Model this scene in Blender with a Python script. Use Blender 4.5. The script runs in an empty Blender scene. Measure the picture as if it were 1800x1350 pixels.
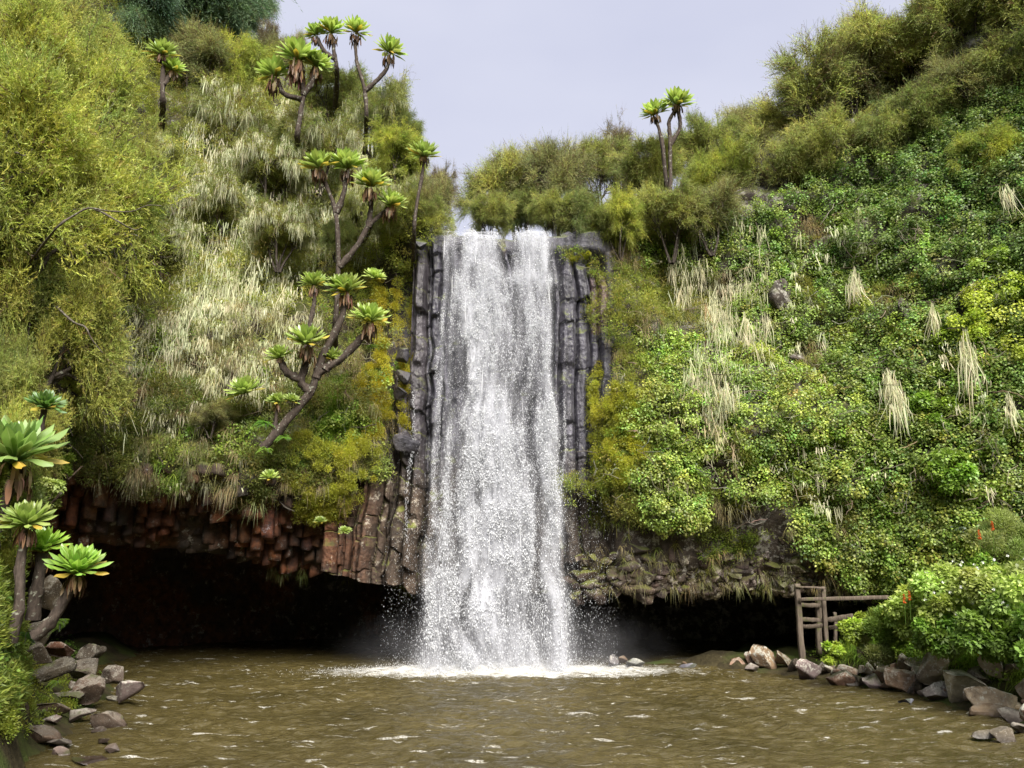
import bpy, math, random
import numpy as np
from mathutils import Vector, Matrix
from mathutils.bvhtree import BVHTree

# ---------------------------------------------------------------- scene, camera
sc = bpy.context.scene
COL = sc.collection
rng = np.random.default_rng(11)
FPX, PITCH = 1360.0, math.radians(13.0)
CAM = np.array([0.0, 0.0, 2.6])
cp, sp = math.cos(PITCH), math.sin(PITCH)

def ray(px, py):
    u = (np.asarray(px, float) - 900) / FPX
    v = (675 - np.asarray(py, float)) / FPX
    return np.stack([u, cp - v * sp, sp + v * cp], -1)

def at(px, py, Y):
    d = ray(px, py)
    return CAM + d * (np.asarray(Y, float) / d[..., 1])[..., None]

def at_z(px, py, z=0.0):
    d = ray(px, py)
    return CAM + d * ((z - CAM[2]) / d[..., 2])[..., None]

def proj(P):
    q = np.asarray(P, float) - CAM
    f = q[..., 1] * cp + q[..., 2] * sp
    up = -q[..., 1] * sp + q[..., 2] * cp
    return 900 + FPX * q[..., 0] / f, 675 - FPX * up / f

cam_d = bpy.data.cameras.new('camera')
cam_d.sensor_width = 36.0
cam_d.lens = FPX / 1800 * 36.0
cam_d.clip_end = 3000
cam_d.clip_start = 0.05
cam = bpy.data.objects.new('camera', cam_d)
COL.objects.link(cam)
cam.location = CAM
cam.rotation_euler = (math.radians(90) + PITCH, 0, 0)
sc.camera = cam

# ---------------------------------------------------------------- noise
def _hash(ix, iy, iz, seed):
    h = (ix.astype(np.uint32) * np.uint32(374761393) + iy.astype(np.uint32) * np.uint32(668265263)
         + iz.astype(np.uint32) * np.uint32(2147483647 - 1013) + np.uint32(seed * 144665 & 0xffffffff))
    h = (h ^ (h >> np.uint32(13))) * np.uint32(1274126177)
    h = (h ^ (h >> np.uint32(16))) * np.uint32(2246822519)
    h = h ^ (h >> np.uint32(15))
    return h.astype(np.float64) / 4294967295.0

def vnoise(P, seed=0):
    P = np.asarray(P, float)
    i = np.floor(P).astype(np.int64)
    f = P - i
    f = f * f * f * (f * (f * 6 - 15) + 10)
    out = 0
    for dx in (0, 1):
        for dy in (0, 1):
            for dz in (0, 1):
                w = (f[..., 0] if dx else 1 - f[..., 0]) * (f[..., 1] if dy else 1 - f[..., 1]) * (f[..., 2] if dz else 1 - f[..., 2])
                out = out + w * _hash(i[..., 0] + dx, i[..., 1] + dy, i[..., 2] + dz, seed)
    return out * 2 - 1

def fbm(P, octaves=4, seed=0, gain=0.5, lac=2.03):
    P = np.asarray(P, float)
    a, s, tot = 1.0, 0, 0.0
    for k in range(octaves):
        s = s + a * vnoise(P, seed + 17 * k)
        tot += a
        a *= gain
        P = P * lac + 3.7
    return s / tot

def xyz(x, y, z):
    return np.stack(np.broadcast_arrays(x, y, z), -1).astype(float)

def unit(v):
    return v / np.maximum(np.linalg.norm(v, axis=-1, keepdims=True), 1e-9)

# ---------------------------------------------------------------- mesh buffer
class MB:
    def __init__(self):
        self.V, self.F, self.C, self.n = [], {3: [], 4: []}, [], 0
    def add(self, V, F, C=(1, 1, 1)):
        V = np.asarray(V, np.float32).reshape(-1, 3)
        F = np.asarray(F, np.int64)
        C = np.asarray(C, np.float32)
        if C.ndim == 1:
            C = np.broadcast_to(C, (len(V), 3))
        self.V.append(V); self.C.append(C.reshape(-1, 3))
        self.F[F.shape[-1]].append(F.reshape(-1, F.shape[-1]) + self.n)
        self.n += len(V)
    def polys(self, V, C):
        """V (n,k,3): n separate k-gons, C (n,3)"""
        n, k, _ = V.shape
        self.add(V, np.arange(n * k).reshape(n, k), np.repeat(np.asarray(C, np.float32), k, 0))
    def strips(self, A, B, C):
        """A, B (n,k,3): left and right edges of n strips; C (n,3) or (n,k,3)"""
        n, k, _ = A.shape
        V = np.stack([A, B], 2)
        idx = np.arange(n * k * 2).reshape(n, k, 2)
        F = np.stack([idx[:, :-1, 0], idx[:, :-1, 1], idx[:, 1:, 1], idx[:, 1:, 0]], -1)
        C = np.asarray(C, np.float32)
        if C.ndim == 2:
            C = np.broadcast_to(C[:, None, None, :], (n, k, 2, 3))
        else:
            C = np.broadcast_to(C[:, :, None, :], (n, k, 2, 3))
        self.add(V, F, C)
    def grid(self, V, C=(1, 1, 1)):
        m, n, _ = V.shape
        idx = np.arange(m * n).reshape(m, n)
        F = np.stack([idx[:-1, :-1], idx[:-1, 1:], idx[1:, 1:], idx[1:, :-1]], -1)
        self.add(V, F, C)
    def tubes(self, P0, P1, R0, R1, sides=5, C=(1, 1, 1)):
        P0, P1 = np.asarray(P0, float), np.asarray(P1, float)
        n = len(P0)
        d = unit(P1 - P0)
        ref = np.where(np.abs(d[:, 2:3]) > 0.9, np.array([[1.0, 0, 0]]), np.array([[0, 0, 1.0]]))
        a = unit(np.cross(d, ref)); b = np.cross(d, a)
        t = np.arange(sides) * 2 * math.pi / sides
        ring = np.cos(t)[None, :, None] * a[:, None] + np.sin(t)[None, :, None] * b[:, None]
        V = np.stack([P0[:, None] + ring * np.asarray(R0)[:, None, None], P1[:, None] + ring * np.asarray(R1)[:, None, None]], 1)
        idx = np.arange(n * 2 * sides).reshape(n, 2, sides)
        F = np.stack([idx[:, 0], np.roll(idx[:, 0], -1, 1), np.roll(idx[:, 1], -1, 1), idx[:, 1]], -1)
        C = np.asarray(C, np.float32)
        if C.ndim == 2:
            C = np.repeat(C, 2 * sides, 0)
        self.add(V, F, C)
    def build(self, name, mat, parent=None, smooth=False):
        me = bpy.data.meshes.new(name)
        V = np.concatenate(self.V) if self.V else np.zeros((0, 3), np.float32)
        C = np.concatenate(self.C) if self.C else np.zeros((0, 3), np.float32)
        F3 = np.concatenate(self.F[3]) if self.F[3] else np.zeros((0, 3), np.int64)
        F4 = np.concatenate(self.F[4]) if self.F[4] else np.zeros((0, 4), np.int64)
        me.vertices.add(len(V)); me.vertices.foreach_set('co', V.ravel())
        loops = np.concatenate([F3.ravel(), F4.ravel()]).astype(np.int32)
        me.loops.add(len(loops)); me.loops.foreach_set('vertex_index', loops)
        starts = np.concatenate([np.arange(len(F3)) * 3, len(F3) * 3 + np.arange(len(F4)) * 4]).astype(np.int32)
        me.polygons.add(len(starts)); me.polygons.foreach_set('loop_start', starts)
        if smooth:
            me.polygons.foreach_set('use_smooth', np.ones(len(starts), bool))
        me.update(calc_edges=True)
        at_ = me.attributes.new('tint', 'FLOAT_COLOR', 'POINT')
        at_.data.foreach_set('color', np.concatenate([C, np.ones((len(C), 1), np.float32)], 1).ravel())
        me.materials.append(mat)
        o = bpy.data.objects.new(name, me)
        COL.objects.link(o)
        if parent is not None:
            o.parent = parent
            if parent.type == 'EMPTY' or True:
                o.matrix_parent_inverse = Matrix.Translation(-parent.location)
        return o

def tag(o, label=None, cat=None, group=None, kind=None):
    if label: o['label'] = label
    if cat: o['category'] = cat
    if group: o['group'] = group
    if kind: o['kind'] = kind
    return o

def empty(name, loc):
    o = bpy.data.objects.new(name, None)
    COL.objects.link(o)
    o.location = loc
    o.empty_display_size = 0.2
    return o

def lin(r, g, b):
    """sRGB 0-255 -> linear"""
    c = np.array([r, g, b], float) / 255
    return np.where(c <= 0.04045, c / 12.92, ((c + 0.055) / 1.055) ** 2.4)

def jitter(col, n, amt=0.15, r=None):
    """n colours around col: brightness and a little hue change"""
    r = r or rng
    c = np.asarray(col, float)
    c = np.broadcast_to(c, (n, 3)) * (1 + r.normal(0, amt, (n, 1))) * (1 + r.normal(0, amt * 0.35, (n, 3)))
    return np.clip(c, 0.004, 0.9)

# ---------------------------------------------------------------- materials
class NT:
    def __init__(self, name):
        self.m = bpy.data.materials.new(name)
        self.m.use_nodes = True
        self.t = self.m.node_tree
        self.t.nodes.clear()
    def n(self, kind, **kw):
        nd = self.t.nodes.new(kind)
        ins = kw.pop('ins', {})
        for k, v in kw.items():
            setattr(nd, k, v)
        for k, v in ins.items():
            self.set(nd, k, v)
        return nd
    def set(self, nd, k, v):
        if hasattr(v, 'is_output') or isinstance(v, bpy.types.NodeSocket):
            self.t.links.new(v, nd.inputs[k])
        else:
            if isinstance(v, (tuple, list, np.ndarray)) and len(v) == 3 and nd.inputs[k].type == 'RGBA':
                v = tuple(float(a) for a in v) + (1.0,)
            nd.inputs[k].default_value = v
    def mix(self, fac, a, b, mode='MIX'):
        nd = self.n('ShaderNodeMix', data_type='RGBA', blend_type=mode)
        self.set(nd, 0, fac); self.set(nd, 6, a); self.set(nd, 7, b)
        return nd.outputs[2]
    def math(self, op, a, b=0.0, clamp=False):
        nd = self.n('ShaderNodeMath', operation=op, use_clamp=clamp)
        self.set(nd, 0, a); self.set(nd, 1, b)
        return nd.outputs[0]
    def noise(self, scale, detail=4, rough=0.55, vec=None, dist=0.0):
        nd = self.n('ShaderNodeTexNoise', ins={'Scale': scale, 'Detail': detail, 'Roughness': rough, 'Distortion': dist})
        if vec is not None: self.set(nd, 'Vector', vec)
        return nd.outputs[0]
    def ramp(self, fac, lo, hi):
        nd = self.n('ShaderNodeMapRange', ins={'Value': fac, 'From Min': lo, 'From Max': hi})
        return nd.outputs[0]
    def pos(self, scale=(1, 1, 1)):
        g = self.n('ShaderNodeNewGeometry')
        mp = self.n('ShaderNodeMapping', ins={'Vector': g.outputs['Position'], 'Scale': scale})
        return mp.outputs[0]
    def objco(self, scale=(1, 1, 1)):
        g = self.n('ShaderNodeTexCoord')
        mp = self.n('ShaderNodeMapping', ins={'Vector': g.outputs['Object'], 'Scale': scale})
        return mp.outputs[0]
    def bump(self, h, strength=0.5, dist=0.02):
        return self.n('ShaderNodeBump', ins={'Height': h, 'Strength': strength, 'Distance': dist}).outputs[0]
    def tint(self):
        return self.n('ShaderNodeAttribute', attribute_name='tint').outputs['Color']
    def out(self, sh, vol=None):
        o = self.n('ShaderNodeOutputMaterial')
        if sh is not None: self.t.links.new(sh, o.inputs[0])
        if vol is not None: self.t.links.new(vol, o.inputs[1])
        return self.m
    def pbr(self, col, rough=0.6, spec=0.4, normal=None, **kw):
        b = self.n('ShaderNodeBsdfPrincipled', ins={'Base Color': col, 'Roughness': rough, 'Specular IOR Level': spec})
        if normal is not None: self.set(b, 'Normal', normal)
        for k, v in kw.items(): self.set(b, k, v)
        return b.outputs[0]

def leaf_material(name, transl=0.35, gloss=0.06, rough=0.45, hue=0.0):
    t = NT(name)
    c = t.tint()
    nz = t.ramp(t.noise(2.3, 2, vec=t.pos()), 0.3, 0.7)
    c = t.mix(0.35, c, t.mix(nz, (0.75, 0.72, 0.6), (1.15, 1.2, 1.1)), 'MULTIPLY')
    if hue:
        oi = t.n('ShaderNodeObjectInfo').outputs['Random']
        c = t.mix(1.0, c, t.mix(oi, (1 - hue, 1 - hue * 0.7, 0.9), (1 + hue, 1 + hue * 0.8, 1.1)), 'MULTIPLY')
    d = t.n('ShaderNodeBsdfDiffuse', ins={'Color': c}).outputs[0]
    tr = t.n('ShaderNodeBsdfTranslucent', ins={'Color': t.mix(1.0, c, (1.06, 1.14, 0.8), 'MULTIPLY')}).outputs[0]
    g = t.n('ShaderNodeBsdfGlossy', ins={'Color': (0.9, 0.95, 1.0), 'Roughness': rough}).outputs[0]
    m1 = t.n('ShaderNodeMixShader', ins={0: transl, 1: d, 2: tr}).outputs[0]
    if gloss > 0:
        m1 = t.n('ShaderNodeMixShader', ins={0: gloss, 1: m1, 2: g}).outputs[0]
    return t.out(m1)

M = {}
M['leaf'] = leaf_material('foliage', transl=0.48, gloss=0.015, hue=0.10)
M['ivy'] = leaf_material('broad leaves', transl=0.42, gloss=0.03, rough=0.5)
M['groundsel'] = leaf_material('rosette leaves', transl=0.42, gloss=0.06, rough=0.4)
M['lichen'] = leaf_material('beard lichen', transl=0.3, gloss=0.0)
M['dead'] = leaf_material('dead leaves', transl=0.1, gloss=0.02)

def bark():
    t = NT('bark')
    p = t.pos((9, 9, 3))
    n = t.noise(3.0, 5, 0.65, vec=p)
    c = t.mix(1.0, t.tint(), t.mix(t.ramp(n, 0.3, 0.7), (0.5, 0.5, 0.5), (1.5, 1.5, 1.5)), 'MULTIPLY')
    c = t.mix(t.math('MULTIPLY', t.ramp(t.noise(14, 3, vec=t.pos()), 0.6, 0.68), 0.6), c, (0.36, 0.37, 0.30))
    return t.out(t.pbr(c, 0.85, 0.2, t.bump(n, 0.8, 0.02)))
M['bark'] = bark()

def cliff_rock():
    """columnar lava: red-brown in the overhang, grey violet and wet by the fall, brown earth above"""
    t = NT('cliff rock')
    geo = t.n('ShaderNodeNewGeometry')
    sep = t.n('ShaderNodeSeparateXYZ', ins={0: geo.outputs['Position']})
    x, z = sep.outputs[0], sep.outputs[2]
    P = t.pos()
    big = t.noise(0.55, 3, vec=P)
    fine = t.noise(5.0, 7, 0.68, vec=P)
    grit = t.noise(34, 4, 0.7, vec=P)
    streak = t.noise(1.0, 5, 0.6, vec=t.pos((6.0, 6.0, 0.7)))
    brown = t.mix(t.ramp(fine, 0.3, 0.72), (0.015, 0.011, 0.009), (0.085, 0.064, 0.050))
    red = t.mix(t.ramp(fine, 0.32, 0.7), (0.028, 0.012, 0.008), (0.235, 0.088, 0.036))
    redmask = t.math('MULTIPLY', t.math('MULTIPLY', t.ramp(big, 0.42, 0.58), t.ramp(z, 5.6, 4.0)), t.ramp(x, -3.0, -5.2))
    c = t.mix(redmask, brown, red)
    wet = t.mix(t.ramp(streak, 0.3, 0.7), (0.014, 0.013, 0.017), (0.105, 0.101, 0.128))
    crk = t.noise(1.0, 4, 0.6, vec=t.pos((2.2, 2.2, 9.0)), dist=0.5)
    wet = t.mix(t.ramp(t.math('ABSOLUTE', t.math('SUBTRACT', crk, 0.5)), 0.012, 0.0), wet, (0.015, 0.013, 0.016))
    ax = t.math('ABSOLUTE', t.math('ADD', x, 0.1))
    wm = t.math('MULTIPLY', t.ramp(t.math('ADD', ax, t.math('MULTIPLY', big, 0.8)), 3.6, 3.0), t.ramp(z, 4.3, 5.6))
    c = t.mix(wm, c, wet)
    # pale crust in patches, dry parts only
    crust = t.math('MULTIPLY', t.ramp(t.math('ADD', t.noise(3.3, 7, 0.8, vec=P), t.math('MULTIPLY', t.ramp(x, 2.0, 6.0), 0.06)), 0.57, 0.63), t.math('SUBTRACT', 0.65, t.math('MULTIPLY', wm, 0.65)))
    c = t.mix(crust, c, (0.42, 0.40, 0.36))
    # moss on upward faces
    nz = t.n('ShaderNodeSeparateXYZ', ins={0: geo.outputs['Normal']}).outputs[2]
    mo = t.math('MULTIPLY', t.ramp(t.math('ADD', nz, t.math('MULTIPLY', fine, 0.8)), 0.55, 0.9), t.ramp(t.noise(1.3, 4, vec=P), 0.4, 0.55))
    c = t.mix(t.math('MULTIPLY', mo, 0.8), c, t.mix(fine, (0.03, 0.045, 0.008), (0.13, 0.15, 0.02)))
    c = t.mix(1.0, c, t.tint(), 'MULTIPLY')
    r = t.math('SUBTRACT', 0.8, t.math('MULTIPLY', wm, 0.5))
    h = t.math('ADD', fine, t.math('MULTIPLY', grit, 0.25))
    return t.out(t.pbr(c, r, 0.4, t.bump(h, 0.75, 0.07)))
M['rock'] = cliff_rock()

def soil():
    t = NT('soil and moss')
    P = t.pos()
    n = t.noise(2.2, 7, 0.7, vec=P)
    g = t.noise(0.7, 4, vec=P)
    c = t.mix(t.ramp(n, 0.3, 0.7), (0.018, 0.014, 0.008), (0.075, 0.062, 0.03))
    c = t.mix(t.math('MULTIPLY', t.ramp(g, 0.45, 0.6), 0.8), c, t.mix(n, (0.02, 0.035, 0.007), (0.08, 0.11, 0.02)))
    return t.out(t.pbr(c, 0.95, 0.15, t.bump(t.noise(9, 6, 0.7, vec=P), 0.9, 0.08)))
M['soil'] = soil()

def boulder():
    t = NT('boulder')
    P = t.pos()
    n = t.noise(3.2, 7, 0.7, vec=P)
    g = t.noise(26, 4, 0.7, vec=P)
    c = t.mix(t.ramp(n, 0.3, 0.7), (0.35, 0.32, 0.30), (1.7, 1.7, 1.65))
    c = t.mix(1.0, t.tint(), c, 'MULTIPLY')
    c = t.mix(t.ramp(t.noise(40, 3, 0.8, vec=P), 0.60, 0.68), c, (0.33, 0.31, 0.27))
    geo = t.n('ShaderNodeNewGeometry')
    s = t.n('ShaderNodeSeparateXYZ', ins={0: geo.outputs['Normal']}).outputs[2]
    z = t.n('ShaderNodeSeparateXYZ', ins={0: geo.outputs['Position']}).outputs[2]
    lm = t.math('MULTIPLY', t.ramp(t.math('ADD', t.noise(6.5, 8, 0.78, vec=P), t.math('MULTIPLY', s, 0.09)), 0.53, 0.57), t.ramp(z, 0.12, 0.3))
    lich = t.mix(t.ramp(g, 0.35, 0.65), (0.30, 0.29, 0.24), (0.60, 0.58, 0.50))
    am = t.n('ShaderNodeAttribute', attribute_name='tint').outputs['Alpha']
    oi = t.n('ShaderNodeObjectInfo').outputs['Random']
    lum = t.n('ShaderNodeSeparateColor', ins={0: t.tint()}).outputs[0]
    c = t.mix(t.math('MULTIPLY', t.math('MULTIPLY', lm, t.ramp(oi, -0.5, 0.6)), t.ramp(lum, 0.02, 0.20)), c, lich)
    mm = t.math('MULTIPLY', t.ramp(t.noise(2.1, 5, vec=P), 0.54, 0.60), t.ramp(s, 0.2, 0.7))
    c = t.mix(t.math('MULTIPLY', mm, 0.7), c, (0.055, 0.065, 0.015))
    wetm = t.ramp(z, 0.16, 0.03)
    c = t.mix(wetm, c, t.mix(1.0, c, (0.42, 0.40, 0.44), 'MULTIPLY'))
    r = t.math('SUBTRACT', 0.82, t.math('MULTIPLY', wetm, 0.55))
    return t.out(t.pbr(c, r, 0.4, t.bump(t.math('ADD', n, t.math('MULTIPLY', g, 0.2)), 0.7, 0.04)))
M['boulder'] = boulder()

def timber():
    t = NT('weathered timber')
    g = t.noise(1.0, 5, 0.7, vec=t.pos((40, 40, 3)))
    c = t.mix(t.ramp(g, 0.3, 0.7), (0.045, 0.034, 0.026), (0.17, 0.135, 0.105))
    c = t.mix(t.math('MULTIPLY', t.ramp(t.noise(4, 4, vec=t.pos()), 0.56, 0.66), 0.6), c, (0.07, 0.085, 0.02))
    return t.out(t.pbr(c, 0.85, 0.2, t.bump(g, 0.6, 0.01)))
M['timber'] = timber()
# ---------------------------------------------------------------- daylight: bright overcast
w = bpy.data.worlds.new('World'); sc.world = w; w.use_nodes = True
nt = w.node_tree; nt.nodes.clear()
SUN_EL, SUN_AZ = math.radians(47), math.radians(161)     # azimuth clockwise from +Y: behind the camera, a little to the left
sky = nt.nodes.new('ShaderNodeTexSky'); sky.sky_type = 'NISHITA'; sky.sun_disc = False
sky.sun_elevation = SUN_EL; sky.sun_rotation = SUN_AZ; sky.dust_density = 3.0
tc = nt.nodes.new('ShaderNodeTexCoord')
nz = nt.nodes.new('ShaderNodeTexNoise'); nz.inputs['Scale'].default_value = 1.6; nz.inputs['Detail'].default_value = 4
mp = nt.nodes.new('ShaderNodeMapping'); mp.inputs['Scale'].default_value = (1, 1, 2.6)
nt.links.new(tc.outputs['Generated'], mp.inputs[0]); nt.links.new(mp.outputs[0], nz.inputs['Vector'])
cr = nt.nodes.new('ShaderNodeMapRange'); cr.inputs['From Min'].default_value = 0.3; cr.inputs['From Max'].default_value = 0.7
nt.links.new(nz.outputs[0], cr.inputs['Value'])
cl = nt.nodes.new('ShaderNodeMix'); cl.data_type = 'RGBA'
cl.inputs[6].default_value = (5.1, 5.3, 6.7, 1); cl.inputs[7].default_value = (6.5, 6.65, 7.7, 1)   # cloud deck
nt.links.new(cr.outputs[0], cl.inputs[0])
mx = nt.nodes.new('ShaderNodeMix'); mx.data_type = 'RGBA'; mx.inputs[0].default_value = 0.94
nt.links.new(sky.outputs[0], mx.inputs[6]); nt.links.new(cl.outputs[2], mx.inputs[7])
bg = nt.nodes.new('ShaderNodeBackground'); bg.inputs[1].default_value = 0.0565
nt.links.new(mx.outputs[2], bg.inputs[0])
wo = nt.nodes.new('ShaderNodeOutputWorld'); nt.links.new(bg.outputs[0], wo.inputs[0])

sd = bpy.data.lights.new('sun', 'SUN'); sd.energy = 4.9; sd.angle = math.radians(42); sd.color = (1.0, 0.95, 0.86)
so = bpy.data.objects.new('sun', sd); COL.objects.link(so)
sdir = Vector((math.sin(SUN_AZ) * math.cos(SUN_EL), math.cos(SUN_AZ) * math.cos(SUN_EL), math.sin(SUN_EL)))
so.rotation_euler = sdir.to_track_quat('Z', 'Y').to_euler(); so.location = (0, -5, 30)

vs = sc.view_settings
sc.display_settings.display_device = 'sRGB'
vs.view_transform = 'Standard'; vs.look = 'None'; vs.exposure = 1.15; vs.gamma = 1.0; vs.use_curve_mapping = False
sc.cycles.use_denoising = True
sc.cycles.max_bounces = 6; sc.cycles.diffuse_bounces = 4; sc.cycles.glossy_bounces = 2
sc.cycles.transparent_max_bounces = 16; sc.cycles.transmission_bounces = 3; sc.cycles.volume_bounces = 1
sc.cycles.caustics_reflective = False; sc.cycles.caustics_refractive = False
# ---------------------------------------------------------------- cliff
def I(x, xs, ys): return np.interp(x, xs, ys)
def sstep(a, b, x):
    t = np.clip((x - a) / (b - a), 0, 1); return t * t * (3 - 2 * t)

def top_z(x):
    return I(x, [-30, -15, -11, -8, -6, -4.5, -3.2, -2.6, -2.2, 1.5, 1.9, 3, 5, 8, 10, 13, 18, 30],
             [26, 24, 22, 19, 16, 13.9, 12.6, 12.1, 11.7, 11.7, 11.9, 12.1, 12.5, 14, 15.3, 17, 19, 22]) + 0.35 * vnoise(xyz(x * 0.9, 0, 0), 5) * (np.abs(x + .3) > 2.2)

def ceil_z(x):
    return I(x, [-30, -12, -9.5, -7, -5, -2, 2, 5, 8, 9.5, 11, 13, 30], [3.3, 3.2, 2.95, 2.7, 2.4, 1.85, 1.85, 1.95, 2.0, 1.7, 0.9, 0.2, 0.2]) \
        + 0.10 * vnoise(xyz(x * 1.3, 0, 0), 9) + 0.06 * vnoise(xyz(x * 4.3, 0, 0), 10)

def face_y(x, z):
    """the cliff face as depth over (x, z)"""
    y = I(x, [-30, -20, -15, -12, -9, -6, -3.5, -2.5, 0, 2.2, 3.2, 6, 9, 12, 15, 20, 30],
          [2, 6, 12, 16, 18.3, 19.4, 20.1, 20.5, 20.8, 20.5, 20.1, 19.7, 18.9, 16.9, 13.6, 7, 2])
    side = sstep(2.2, 4.5, np.abs(x + 0.2))
    left = (x < 0)
    lean = np.where(left, 0.30 * np.maximum(z - 5.0, 0) + 0.28 * np.maximum(z - 8.0, 0), 0.34 * np.maximum(z - 6.0, 0))
    y = y + side * lean
    hang = np.where(left, 0.80 * np.maximum(5.0 - z, 0), 0.45 * np.maximum(3.6 - z, 0))
    y = y + hang * sstep(2.0, 5.0, np.abs(x))
    tz = top_z(x)
    slope = 1.5 + 10.5 * sstep(2.8, 1.7, np.abs(x + .35))
    y = y + slope * np.maximum(z - tz, 0)
    # lumps
    a = (0.15 + 0.85 * side) * (0.35 + 0.65 * sstep(4.6, 5.8, z + 1.2 * (x > 0)))
    y = y - a * (0.75 * fbm(xyz(x * 0.32, z * 0.32, 2.0), 3, 3) + 0.45 * fbm(xyz(x * 1.1, z * 1.0, 7.0), 3, 21) + 0.12 * vnoise(xyz(x * 3.7, z * 3.7, 1.0), 33))
    return y

xs = np.concatenate([np.linspace(-30, -14, 30, endpoint=False), np.linspace(-14, 14, 330, endpoint=False), np.linspace(14, 30, 30)])
nz_, nc = 230, 34
tt = np.linspace(0, 1, nz_)
X = xs[:, None] + 0 * tt[None]
zc = ceil_z(xs)[:, None]
ztop = (top_z(xs) + 4.0)[:, None]
Z = zc + (ztop - zc) * tt[None]
Yf = face_y(X, Z)
# room for the standing columns
Yf = Yf + 0.55 * sstep(-3.3, -3.0, X) * sstep(2.75, 2.5, X) * sstep(11.35, 10.9, Z)
face = xyz(X, Yf, Z)
# cave: from the lip inwards
cc = np.linspace(0, 1, nc)[::-1]
depth = 7.5
Xc = xs[:, None] + 0 * cc[None]
rise = 0.5 * np.sin(np.clip(cc * 1.5, 0, 1) * math.pi * 0.5)[None] + 0.12 * fbm(xyz(Xc * 0.9, cc[None] * 9, 3), 3, 40) * np.minimum(cc * 6, 1)[None]
down = np.clip((cc - 0.72) / 0.28, 0, 1)[None]
Yc = Yf[:, :1] + depth * np.minimum(cc / 0.8, 1)[None] ** 0.9 + 0.5 * fbm(xyz(Xc * 0.6, cc[None] * 5, 9), 3, 44) * down
Zc = zc + rise * (1 - down) - (zc + 1.5) * down ** 1.3
cave = xyz(Xc, Yc, Zc)[:, :-1]
full = np.concatenate([cave, face], 1)
b = MB(); b.grid(full)
cliff = b.build('cliff', M['rock'], smooth=True)
tag(cliff, 'dark lava cliff with a wide low cave under it, behind and beside the waterfall', 'cliff', kind='structure')

def bvh_of(V):
    m, n, _ = V.shape
    idx = np.arange(m * n).reshape(m, n)
    F = np.stack([idx[:-1, :-1], idx[:-1, 1:], idx[1:, 1:], idx[1:, :-1]], -1).reshape(-1, 4)
    return BVHTree.FromPolygons(V.reshape(-1, 3).tolist(), F.tolist())
BV_CLIFF = bvh_of(full)

# ---------------------------------------------------------------- ground: pool bed, banks, an unseen rise added behind the viewer against low sky light
right_shore = [(1110, 1168), (1250, 1176), (1320, 1182), (1410, 1190), (1480, 1204), (1560, 1220), (1640, 1238), (1720, 1256), (1800, 1275), (1900, 1320), (2050, 1400)]
left_shore = [(60, 1420), (20, 1350), (120, 1290), (150, 1262), (170, 1240), (200, 1226), (205, 1205), (150, 1180)]
RS = at_z(*np.array(right_shore).T)[:, :2]
LS = at_z(*np.array(left_shore).T)[:, :2]
poly = np.concatenate([[[9.0, 30.0], [6.0, 23.0]], RS, [[9.3, 8.0], [6, 4.5], [-5, 4.5]], LS, [[-10.5, 23.0], [-14.0, 30.0]]])

def poly_sd(P, poly):
    """signed distance, negative inside"""
    P = P.reshape(-1, 2)
    d = np.full(len(P), 1e9); ins = np.zeros(len(P), bool)
    for i in range(len(poly)):
        a, c = poly[i], poly[(i + 1) % len(poly)]
        e = c - a; wv = P - a
        t = np.clip((wv @ e) / (e @ e), 0, 1)
        d = np.minimum(d, np.linalg.norm(wv - t[:, None] * e, axis=1))
        cond = (a[1] > P[:, 1]) != (c[1] > P[:, 1])
        with np.errstate(divide='ignore', invalid='ignore'):
            xi = a[0] + (P[:, 1] - a[1]) / (c[1] - a[1]) * e[0]
        ins ^= cond & (P[:, 0] < xi)
    return np.where(ins, -d, d)

def ground_z(x, y):
    sd_ = poly_sd(np.stack([x.ravel(), y.ravel()], 1), poly).reshape(x.shape)
    z = np.where(sd_ < 0, np.maximum(sd_ * 0.6, -0.8), 0.0)
    pos_ = np.maximum(sd_, 0)
    right = (x > 0)
    zr = 0.30 * np.minimum(pos_, 0.8) + 1.05 * np.clip(pos_ - 0.8, 0, 3.2) + 0.35 * np.clip(pos_ - 4, 0, 20)
    zl = 0.45 * np.minimum(pos_, 1.2)
    zr = np.minimum(zr, 0.25 + 9 * sstep(19.6, 17.2, y))
    z = z + np.where(right, zr, zl) * (y > 5)
    wl = np.clip((-0.585 * y) - x, 0, 9) * sstep(8.5, 10.5, y) * sstep(19, 16.0, y)
    z = z + np.minimum(3.2 * wl, 4.2) + 0.25 * np.maximum(wl - 1.4, 0)
    # behind and beside the viewer: bank, and unseen slope added to block low light
    z = np.where(y < 5, np.maximum(z, 0.55 * np.clip(4.8 - y, 0, 2) - 0.0), z)
    r = np.hypot(x, y)
    hill = 16 * sstep(10, 42, -y + 0.25 * np.abs(x)) + 10 * sstep(22, 60, np.abs(x)) + 4 * sstep(40, 120, r)
    z = z + hill
    z = z + np.where(sd_ > 0.3, 0.22, 0.05) * fbm(xyz(x * 0.9, y * 0.9, 0), 4, 60) + 0.0
    return z
gx = np.concatenate([-np.geomspace(1500, 16, 26), np.linspace(-15.5, 15.5, 190), np.geomspace(16, 1500, 26)])
gy = np.concatenate([-np.geomspace(1500, 6, 26), np.linspace(-5.5, 30, 210), np.geomspace(31, 1500, 22)])
GX, GY = np.meshgrid(gx, gy, indexing='ij')
GZ = ground_z(GX, GY)
b = MB(); b.grid(xyz(GX, GY, GZ))
ground = b.build('ground', M['soil'], smooth=True)
tag(ground, kind='structure')
sx, sy = slice(26, 216), slice(26, 236)
BV_GROUND = bvh_of(xyz(GX, GY, GZ)[sx, sy])

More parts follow.
